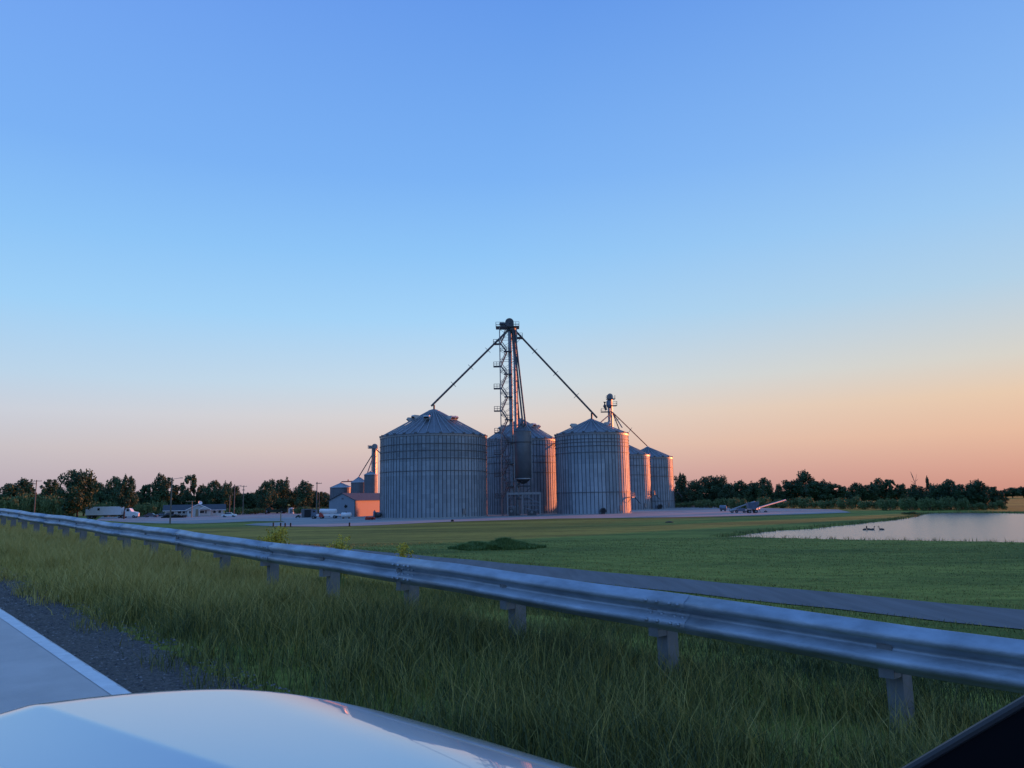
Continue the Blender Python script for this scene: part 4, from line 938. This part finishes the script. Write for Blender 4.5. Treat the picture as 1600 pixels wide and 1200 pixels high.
def darkshrub(px, yt, d, wpx, label, group):
    p = at_d(px, 800, d); return plant('shrub', 0, (p.x, d, 0), wpx / 1200 * d / 7, zat(px, yt, d) / 2.4, label, 'bush', group, rz=random.uniform(-.2, .2))
GL = 'trees behind the lot at left'
for a in [(12, 757, 330, 44, 'round', 0, 'round tree at the left edge of the picture'), (32, 750, 335, 44, 'round', 1, 'broad tree left of the wide crossarm pole'),
          (76, 748.5, 330, 36, 'open', 0, 'airy tree with sky gaps right of the wide crossarm pole'), (121, 736.5, 262, 52, 'dense', 0, 'big dark dense tree just left of the white semi truck, tallest at left'),
          (152, 755, 320, 34, 'round', 2, 'mid height dark tree behind the trailer left half'), (178, 746.5, 330, 38, 'round', 0, 'round topped tree behind the semi trailer'),
          (194, 746.5, 255, 36, 'tall', 0, 'dark tree hiding part of the semi truck beside its cab'), (228, 757, 330, 30, 'open', 1, 'thin tree right of the semi truck cab'),
          (250, 742.5, 330, 38, 'round', 1, 'full tree left of the nearest grey pole'), (272, 757, 340, 28, 'open', 0, 'low airy tree just right of the nearest grey pole'),
          (296, 742, 330, 32, 'open', 1, 'ragged tall tree behind the house roof'), (316, 759, 335, 30, 'round', 2, 'low dark tree behind the front gable of the house'),
          (333, 752, 330, 36, 'round', 0, 'broad tree behind the right end of the house'), (352, 756, 325, 26, 'tall', 1, 'narrow olive tree behind the shortest pole'),
          (366, 760, 335, 24, 'round', 2, 'dark tree behind the trio of poles'), (388, 771, 340, 30, 'round', 1, 'low tree right of the trio of poles'),
          (415, 753, 305, 32, 'round', 0, 'pale leaved tree left of the twin crown above the farm machine'), (433, 750, 325, 38, 'dense', 1, 'dark broad tree above the farm machine'),
          (456, 768, 335, 30, 'round', 2, 'low tree in the dip above the tan tank'), (474, 752.5, 320, 34, 'round', 1, 'rounded tree left of the pole by the shed'),
          (497, 768, 330, 26, 'open', 0, 'low tree behind the pole by the shed'), (511, 774, 335, 24, 'round', 2, 'low tree touching the shed gable')]:
    tree(*a, GL)
for px in range(-30, 520, 20):
    tree(px + random.uniform(-6, 6), random.uniform(766, 774), random.uniform(345, 370), 34, random.choice(['round', 'dense', 'round']), random.randrange(3), 'dark tree filling the back row behind the lot at left', 'dark back row trees at left')
for i, (px, yt, d, w_) in enumerate([(6, 779, 262, 34), (24, 775, 270, 40), (42, 773.5, 275, 40), (66, 775, 280, 38), (86, 777, 272, 36), (102, 784, 262, 26), (226, 787, 290, 30), (243, 784, 300, 32), (148, 786, 290, 30), (170, 784, 300, 30)]):
    bush(px, yt, d, w_, i, ['pale green bush in the left hedge behind the guardrail end', 'rounded light bush by the foot of the far left pole'][0] if i < 6 else 'light green bush behind the semi truck', 'light hedge bushes at far left' if i < 6 else 'light bushes behind the truck')
darkshrub(268, 802.3, 258, 26, 'black looking clump of shrubs before the left wall of the house', 'dark shrubs before the house')
darkshrub(283, 803.6, 258, 17, 'dark low shrub beside the tan pole in front of the house', 'dark shrubs before the house')
for i, (px, yt, d, w_) in enumerate([(330, 795, 300, 30), (365, 793, 305, 34), (395, 795, 310, 36), (404, 793, 335, 30), (505, 793, 290, 26), (470, 792, 300, 30)]):
    bush(px, yt, d, w_, i, 'dim bush at the foot of the trees behind the lot', 'dim bushes at the foot of the left trees')

GRR = 'trees on the far right shore'
for a in [(1066, 742, 300, 24, 'tall', 0, 'slim tree touching the last bin at right'), (1087, 752, 290, 34, 'round', 1, 'low round tree beside the slim one right of the bins'),
          (1104, 746, 300, 36, 'round', 0, 'left of two broad trees above the leaning pipes'), (1122, 744.5, 295, 40, 'dense', 0, 'broad dark tree right above the leaning pipes'),
          (1141, 757, 285, 34, 'round', 2, 'low tree left above the augers'), (1160, 752, 275, 34, 'round', 1, 'rounded tree above the grey auger'), (1178, 755, 280, 30, 'dense', 1, 'flat topped tree above the blue wagon'),
          (1196, 747.5, 305, 32, 'round', 0, 'round crowned tree left of the small ball shaped tree'), (1219, 757, 315, 15, 'round', 2, 'small ball shaped tree at the tip of the lit auger'),
          (1240, 751, 318, 38, 'dense', 0, 'dark tree left of the peaked crown'), (1262, 736.5, 312, 34, 'round', 1, 'tallest peaked tree of the right treeline'), (1281, 752, 300, 42, 'dense', 1, 'wide dark tree right of the peaked crown'),
          (1303, 757, 300, 44, 'dense', 0, 'sloping dark tree falling away right of the peaked one'), (1320, 766.5, 305, 26, 'round', 0, 'lowest tree at the right end of the sloping group'),
          (1339, 755, 310, 26, 'round', 1, 'dark block of a tree left above the pond corner'), (1360, 758, 310, 28, 'dense', 1, 'tree left of the twin peaked crown above the pond'), (1376, 748, 315, 30, 'round', 0, 'left peak of the twin crown above the pond'),
          (1393, 749, 312, 26, 'open', 1, 'right peak of the twin crown above the pond'), (1412, 757, 310, 26, 'round', 2, 'low ragged tree left of the bare dead tree'), (1434, 758, 195, 30, 'round', 1, 'low tree at the foot of the bare dead tree'),
          (1454, 746.5, 190, 20, 'spire', 0, 'pointed tree like a spire above the pond'), (1470, 757, 185, 32, 'dense', 0, 'dark tree right of the pointed spire tree'), (1487, 750, 185, 32, 'round', 0, 'raised round tree above the middle of the pond'),
          (1508, 757, 180, 34, 'dense', 1, 'low dark tree over the pond right of the raised round one'), (1533, 751, 180, 36, 'round', 1, 'broad tree nearest the field at right'), (1555, 760, 185, 26, 'open', 0, 'thin topped tree at the right end of the shore group'), (1566, 769, 190, 20, 'round', 2, 'last small tree of the shore group before the open field')]:
    tree(*a, GRR)
for a in [(1585, 762, 420, 26, 'round', 0, 'distant tree beyond the field at the right edge'), (1603, 761, 430, 30, 'dense', 1, 'distant dark tree cut by the right edge of the picture'), (1570, 766, 425, 26, 'round', 1, 'distant low tree beyond the field, leftmost of the far row'), (1630, 762, 440, 40, 'dense', 0, 'distant tree just beyond the right edge')]:
    tree(*a, 'distant trees beyond the right field')
for px in range(1062, 1570, 17):
    d = np.interp(px, [1060, 1200, 1330, 1450, 1560], [315, 285, 245, 195, 190])
    if 1185 < px < 1425: d = 340
    tree(px + random.uniform(-5, 5), random.uniform(764, 771), d, 30, 'dense', random.randrange(2), 'dark tree filling the back row above the pond and augers', 'dark back row trees at right')
for i, px in enumerate(range(1066, 1570, 16)):
    d = np.interp(px, [1060, 1200, 1330, 1450, 1560], [285, 245, 205, 172, 176]); yb = np.interp(px, [1060, 1570], [784, 780])
    b_ = bush(px + random.uniform(-4, 4), random.uniform(776, 786), d + random.uniform(-4, 8), 26, i, 'shaded bush at the foot of the right treeline', 'shaded bushes under the right trees')
    for ch in b_.children:
        if ch.name.startswith('foliage'): pass
bush(1147, 778.5, 235, 18, 0, 'rounded pale willow like bush above the grey auger'); bush(1160, 780, 232, 16, 1, 'second pale bush right of the rounded one above the auger')
bush(1421, 799.5, 150, 24, 1, 'low tan green scrub at the far tip of the pond bank')
for x, y in ((150, 188), (143, 172), (137, 158), (131, 143), (127, 127), (162, 180), (155, 165), (149, 150), (143, 135), (139, 122)):  # unseen trees added right of the view to keep sun off the lawn
    k_ = random.uniform(.95, 1.3); plant('dense', int(y), (x, y, 0), k_ * 1.25, k_ * (1.6 if y > 55 else 1.1), 'unseen tree added past the right edge to shade the lawn', 'tree', 'added trees past the right edge')
for i in range(17):
    x, y = 134 + 2.2 * i + random.uniform(-3, 3), 122 - 9.5 * i + random.uniform(-2, 2)
    k_ = random.uniform(.95, 1.3); plant('dense', i + 1, (x, y, 0), k_ * 1.3, k_ * (1.7 if y > 55 else 1.15), 'unseen tree added past the right edge to shade the lawn', 'tree', 'added trees past the right edge')
for i in range(16):                                       # more unseen trees, added past the right edge to shade the lawn
    x, y = 122 + 2.2 * i + random.uniform(-3, 3), 112 - 9.5 * i + random.uniform(-2, 2)
    k_ = random.uniform(.95, 1.3); plant('dense', i, (x, y, 0), k_ * 1.25, k_ * (1.6 if y > 55 else 1.1), 'unseen tree added past the right edge to shade the lawn', 'tree', 'added trees past the right edge')
# bare dead tree
dd = 198.0; x0 = xat(1428, 780, dd); t = thing('dead_tree', 'bare dead tree with forked branches rising over the right trees', 'tree', (x0, dd, 0))
f = MB(); Zd = lambda y: zat(1428, y, dd); Xd = lambda p: xat(p, 750, dd) - x0
f.loft([(0, 0, -.2), (0, 0, Zd(775)), (Xd(1429.5), 0, Zd(758)), (Xd(1428.5), 0, Zd(752)), (Xd(1425.5), 0, Zd(743)), (Xd(1423), 0, Zd(736))], [.2, .16, .11, .08, .05, .015], 6); f.build('trunk', M['dead'], t)
for P in ([(1429.3, 756), (1431, 748), (1433, 740)], [(1430, 752), (1433, 750), (1435, 748)], [(1427, 747), (1425.5, 741), (1425.5, 737)], [(1429.3, 757), (1426, 753), (1422, 751)]):
    f = MB(); f.loft([(Xd(a), random.uniform(-.2, .2), Zd(b)) for a, b in P], [.06, .04, .012], 5); f.build('branch', M['dead'], t)

# shore grass: tufts along the pond edge
pts = []
for i in range(len(pond)):
    a, b_ = pond[i], pond[(i + 1) % len(pond)]; n_ = int(np.hypot(*(b_ - a)) / .22)
    for k in range(n_):
        q = a + (b_ - a) * (k / n_) + rng.normal(0, .45, 2); pts.append(q)
pts = np.array(pts); pts = pts[pts[:, 1] < 175]
def blades(xy, z, h, wd, tone, lean=.35):
    n = len(xy); a = rng.uniform(0, 6.28, n); dx, dy = np.cos(a) * wd, np.sin(a) * wd
    l = rng.normal(0, lean, (n, 2)) * h[:, None]
    B = np.stack([xy[:, 0], xy[:, 1], z], 1); off = np.stack([dx, dy, 0 * dx], 1)
    mid = B + np.stack([l[:, 0] * .3, l[:, 1] * .3, h * .6], 1); tip = B + np.stack([l[:, 0], l[:, 1], h], 1)
    V = np.stack([B - off, B + off, mid + off * .7, mid - off * .7, tip + off * .12, tip - off * .12], 1).reshape(-1, 3)
    k = np.arange(n)[:, None] * 6
    F = np.concatenate([k + np.array([[0, 1, 2, 3]]), k + np.array([[3, 2, 4, 5]])], 1).reshape(-1, 4)
    return V, F, np.repeat(tone, 2)
rep = np.repeat(pts, 5, 0) + rng.normal(0, .15, (len(pts) * 5, 2)); n = len(rep)
V, F, T = blades(rep, np.full(n, -.3), rng.uniform(.3, .62, n), rng.uniform(.012, .03, n), np.clip(rng.normal(.3, .2, n), 0, 1), .3)
tag(np_mesh('shore_grass', V, F, T, M['blade']), kind='stuff', label='rough grass fringe along the pond edge', cat='grass')

# rough tufts in the mown lawn and along the lane
n = 190000
y = 18 + 62 * rng.random(n) ** 1.25; x = y * rng.uniform(-.75, .72, n)
u_ = x * fn.x + y * fn.y; d_ = poly_sdf(pond, x, y); uh = x * NX + y * NY
band = .5 + .5 * np.sin(u_ * 2.2 + .6 * np.sin(x * .2))
keep = ((u_ < un - .15) | (u_ > uf + .15)) & (d_ > 1.2) & (uh > 9) & (rng.random(n) < .35 + .65 * band)
x, y, u_ = x[keep], y[keep], u_[keep]; n = len(x)
edge_ = np.exp(-np.abs(u_ - uf - .4) / .5) + np.exp(-np.abs(u_ - un + .4) / .7)
V, F, T = blades(np.stack([x, y], 1), zground(x, y) - .01, rng.uniform(.03, .085, n) * (1 + 1.4 * edge_), rng.uniform(.008, .02, n) * (y / 40), np.clip(rng.normal(.46, .2, n) + .08 * np.sin(x * .21 + y * .13), 0, 1), .6)
tag(np_mesh('lawn_grass', V, F, T, M['blade']), kind='stuff', label='short mown grass between the lane and the pond', cat='grass')

# mound of weeds on the lawn
p = at_z(777, 857); n = 26000
q = rng.uniform(0, 6.28, n); rr = np.sqrt(rng.random(n)) * (1 + .12 * np.sin(5 * q) + .08 * np.sin(9 * q + 1)); x, y = 3.8 * rr * np.cos(q), 2.3 * rr * np.sin(q)
top = np.clip(1 - rr ** 2, 0, 1) * (.45 + .2 * np.sin(x * 1.7) + .15 * np.sin(x * 3.1 + y * 2))
V, F, T = blades(np.stack([x, y], 1), top * .55 - .05, rng.uniform(.12, .34, n) + top * .45, rng.uniform(.02, .05, n), np.clip(rng.normal(.5, .25, n), 0, 1), .5)
o = np_mesh('weed_patch', V, F, T, M['weed'], loc=p); tag(o, 'low dark green mound of weeds alone on the mown lawn', 'weeds')

# ------------------------------------------------------------------ verge grass round the guardrail
def verge(n, u0, u1, v0, v1, hmin, hmax, bias, tshift, wd=(.0025, .006)):
    v = v0 + (v1 - v0) * rng.random(n) ** bias; u = rng.uniform(u0, u1, n)
    # clumps: thin out by a wavy field
    fld = np.sin(u * 3.1 + 1.3 * np.sin(v * 1.7)) * np.sin(v * 2.3 + u) + .6 * np.sin(v * .7 + u * 1.9) + .5 * np.sin(u * 7 + v * 5)
    keep = rng.random(n) < np.clip(.62 + .3 * fld, .16, 1)
    edge = smooth(2.2, 3.1, u + .25 * np.sin(v * 2.1) + .2 * np.sin(v * 5.3))
    keep &= rng.random(n) < np.clip(edge * 1.1 + .03, 0, 1)
    u, v, fld, edge = u[keep], v[keep], fld[keep], edge[keep]; n = len(u)
    x, y = u * NX + v * DX, u * NY + v * DY
    h = rng.uniform(hmin, hmax, n) * (.55 + .45 * edge) * (1 + .22 * fld) * (1 - .55 * smooth(5.0, 6.2, u)) * (1 - .35 * smooth(14, 34, v))
    big = np.sin(v * .45 + 1) * .5 + .5 * np.sin(u * 1.2 + v * .9)
    t = np.clip(rng.normal(.44, .22, n) + tshift + .26 * smooth(7, 16, v) - .34 * (1 - smooth(3.5, 12, v)) + .12 * big - .08 * fld + .010 * v, 0, 1)  # blades near the car toned darker: foreground shade put into the grass colour
    return blades(np.stack([x, y], 1), zground(x, y) - .02, h, rng.uniform(*wd, n) * (1 + .04 * np.abs(v)), t, .38)
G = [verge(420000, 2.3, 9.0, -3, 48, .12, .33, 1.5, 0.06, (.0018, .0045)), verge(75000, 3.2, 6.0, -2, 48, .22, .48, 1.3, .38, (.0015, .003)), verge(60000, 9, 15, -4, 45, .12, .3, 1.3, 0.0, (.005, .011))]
off = 0; Vs, Fs, Ts = [], [], []
for V, F, T in G: Vs.append(V); Fs.append(F + off); Ts.append(T); off += len(V)
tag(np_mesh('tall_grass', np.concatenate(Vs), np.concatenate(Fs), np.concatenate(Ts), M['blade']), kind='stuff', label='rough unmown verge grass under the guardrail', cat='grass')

n = 9000
u, v = rng.uniform(1.93, 2.95, n), -1 + 26 * rng.random(n) ** 1.6
sz = rng.uniform(.004, .016, n) * (1 + .03 * v); x, y = u * NX + v * DX, u * NY + v * DY; z = zroad(v) - .012
C = np.stack([x, y, z], 1)[:, None, :]; a = rng.uniform(0, 6.28, n)
oct_ = np.array([[1, 0, .1], [0, 1, .1], [-1, 0, .1], [0, -1, .1], [.1, .1, .75]]); rot = np.stack([oct_[None, :, 0] * np.cos(a)[:, None] - oct_[None, :, 1] * np.sin(a)[:, None] * .7, oct_[None, :, 0] * np.sin(a)[:, None] + oct_[None, :, 1] * np.cos(a)[:, None] * .7, np.broadcast_to(oct_[None, :, 2], (n, 5))], -1)
V = (C + rot * sz[:, None, None] * rng.uniform(.7, 1.3, (n, 5, 1))).reshape(-1, 3); k = np.arange(n)[:, None, None] * 5
F = (k + np.array([[0, 1, 4], [1, 2, 4], [2, 3, 4], [3, 0, 4]])[None]).reshape(-1, 3)
M['stone'] = mat('loose_stone', (1, 1, 1), 0.9, tone=[(0.0, (.05, .047, .05)), (.6, (.12, .105, .095)), (1.0, (.24, .215, .20))])
tag(np_mesh('loose_gravel', V, F, np.repeat(rng.random(n), 4), M['stone']), kind='stuff', label='loose stones on the dark gravel shoulder', cat='gravel')

# yellow flowering weeds that stand above the rail
for px, py, u, wpx, lb in ((430, 824, 6.3, 36, 'widest yellow flowering weed clump rising above the guardrail at left'), (531, 831, 6.3, 22, 'middle yellow flowering weed above the guardrail'), (627, 841, 6.2, 10, 'slim yellow flowering weed stalk above the guardrail at right')):
    r = ray(px, py); k = u / (r.x * NX + r.y * NY); top = Vector((r.x * k, r.y * k, EYE + r.z * k))
    zg = float(zground(np.array(top.x), np.array(top.y))); h = top.z - zg; w_ = wpx / 1200 * top.y / 2
    t = thing('flowering_weed', lb, 'weed', (top.x, top.y, zg), 0, 'yellow weeds at the guardrail')
    st = MB(); lobes = []
    for i in range(max(2, int(wpx / 2.4))):
        a = random.gauss(0, w_ * .55) if wpx > 10 else .03 * i; c_ = random.gauss(0, .12); hh = h * random.uniform(.72, 1.0)
        st.loft([(a * .4, c_ * .5, -.05), (a * .7, c_, hh * .55), (a, c_, hh)], [.007, .005, .003], 5)
        for q in range(9): lobes.append((a + random.gauss(0, .05), c_ + random.gauss(0, .05), hh - random.random() * .34, .045, .045, .06))
        for q in range(4): lobes.append((a * .7 + random.gauss(0, .05), c_ + random.gauss(0, .04), hh * random.uniform(.3, .6), .05, .05, .06))
    st.build('stem', M['weed'], t)
    V, F, T = leaf_cloud(lobes, len(lobes) * 18, .018, 1.0); np_mesh('flower_head', V, F, T, M['flower'], t)

# ------------------------------------------------------------------ guardrail
RU = 5.4; RTOP = .70
gr = thing('guardrail', 'long galvanized guardrail beam on posts crossing the picture beside the road', 'guardrail', (*uv2xy(RU, 0), float(zroad(0))))
ori = Vector(gr.location)
def rp(u, v, h): return Vector((*uv2xy(u, v), float(zroad(v)) + h)) - ori
prof = [(0.0, .0), (-.012, -.012), (-.030, -.030), (-.078, -.052), (-.083, -.068), (-.083, -.088), (-.074, -.104), (-.012, -.138), (-.003, -.156), (-.012, -.174), (-.074, -.208), (-.083, -.224), (-.083, -.244), (-.078, -.260), (-.030, -.282), (-.012, -.300), (0.0, -.312)]
full = prof + [(a + .006, b) for a, b in reversed(prof)]
bm_ = MB(); L0 = 3.81
for k in range(-3, 16):
    va, vb = k * L0, (k + 1) * L0 + .32; o_ = .0045 * (k % 2)
    VS = [v_ for v_ in np.linspace(va, vb, 5)]; n_ = len(full); vs = []
    for v_ in VS:
        sag = -.055 * float(1 - smooth(-.5, 5.5, np.array(v_)))
        wob = .012 * math.sin(v_ * .8 + 1.2) + .008 * math.sin(v_ * 2.1)
        vs += [rp(RU + a - o_ + wob, v_, RTOP + b + wob * .7 + sag) for a, b in full]
    fs = [(i * n_ + j, i * n_ + (j + 1) % n_, (i + 1) * n_ + (j + 1) % n_, (i + 1) * n_ + j) for i in range(len(VS) - 1) for j in range(n_)] + [tuple(range(n_)), tuple(range(len(VS) * n_ - 1, (len(VS) - 1) * n_ - 1, -1))]
    bm_.add(vs, fs)
for k in range(-3, 16):                                   # splice bolts, two rows each side of the lap
    for dv in (-.11, -.03, .10, .21):
        for hh in (-.078, -.234, -.125, -.187):
            v_ = k * L0 + .16 + dv; d_ = -.088 if hh in (-.078, -.234) else -.022
            sg = -.055 * float(1 - smooth(-.5, 5.5, np.array(v_))); bm_.tube(rp(RU + d_ - .004, v_, RTOP + hh + sg), rp(RU + d_ - .022, v_, RTOP + hh + sg), .015, 6)
bm_.build('beam', M['rail'], gr, True)
for k in range(-5, 30):
    v = .37 + 1.905 * k; a = math.atan2(DY, DX)
    if abs(v) > 60: continue
    f = MB(); f.box(rp(RU + .175, v, .14), (.11, .15, .84), a); po = f.build('post', M['post'], gr)
    f = MB(); f.box(rp(RU + .065, v, RTOP - .24), (.10, .165, .30), a); f.build('blockout', M['post'], po)
    if True:
        f = MB(); f.tube(rp(RU - .022, v, RTOP - .156), rp(RU + .012, v, RTOP - .156), .02, 8); f.build('bolt', M['steel'], po)

# ------------------------------------------------------------------ the car we sit in: hood, fender, wheel, door trim
yaw = math.atan2(DY, DX) - math.pi / 2
cr = thing('car', 'white car hood seen through its own windscreen beside the road edge', 'car', (.11 * NX, .11 * NY, ROAD0), yaw)
cr.rotation_euler = (math.atan(GR), 0, yaw)
CX = .11                                                  # the car's centre line lies a little right of the eye
def crease_u(v): return .55 - .155 * (v - 1.33)
def front_v(u): return 2.30 - .74 * np.abs(u / .99) ** 4.5
def hood_z(u, v):
    z = 1.146 - .045 * (v - .8)
    d = np.abs(u) - (crease_u(v) - CX)                    # ridges run forward either side of a sunken middle
    k = .004
    ridge = np.sqrt(d * d + k * k) - k
    z = z - np.where(d < 0, .17 * ridge / (1 + 1.6 * np.abs(d)), .028 * ridge)
    s = np.clip((v - front_v(u) + .24) / .24, 0, 1.2)
    z = z - .07 * s ** 2.4
    e = np.clip((np.abs(u) - .66) / .34, 0, 1.2)
    return z - .066 * e ** 2.4
tt, qq = np.linspace(-1, 1, 321), np.linspace(0, 1, 120)
U, Q = np.meshgrid(tt, qq); Vv = .7 + (front_v(U) + .01 - .7) * Q; Z = hood_z(U, Vv)
idx = np.arange(321 * 120).reshape(120, 321); F = np.stack([idx[:-1, :-1], idx[:-1, 1:], idx[1:, 1:], idx[1:, :-1]], -1).reshape(-1, 4)
h = np_mesh('hood', np.stack([U, Vv, Z], -1).reshape(-1, 3), F, np.full(len(F), .5), M['hood'], cr)
h.data.polygons.foreach_set('use_smooth', [True] * len(F))
edge = [(-1.0, v) for v in np.linspace(-.3, 1.5, 8)] + [(u, float(front_v(u)) + .01) for u in np.linspace(-1, 1, 40)] + [(1.0, v) for v in np.linspace(1.5, -.3, 8)]
f = MB(); vs = []
for u, v in edge:
    zt_ = float(hood_z(np.array(u), np.array(max(v, .7))))
    for k, (out, dz) in enumerate(((0, -.004), (.018, -.05), (.03, -.16), (.03, -.45), (.0, -.68))):
        m_ = math.hypot(u, v - .8) or 1
        vs.append((u + (out if v > 1.5 else out) * np.sign(u) * (abs(u) > .9) , v + out * (v > 1.52), zt_ + dz))
f.add(vs, [(i * 5 + k, i * 5 + k + 1, i * 5 + k + 6, i * 5 + k + 5) for i in range(len(edge) - 1) for k in range(4)])
f.build('fender', M['hood'], cr, True)
for s in (-.93, .93): wheel(cr, (s, .95, .35), .35, .22, 'x')
f = MB(); f.box((0, .62, .98), (1.8, .22, .12)); f.build('cowl', M['trim'], cr)
f = MB(); f.prism([(.0, 1.600), (.58, 1.128), (.58, .55), (.0, .55)], .67, .74, 'x'); f.build('door_trim', M['trim'], cr)
f = MB(); f.tube((.670, .0, 1.602), (.670, .58, 1.130), .004, 8); f.build('window_seal', M['bead'], cr)
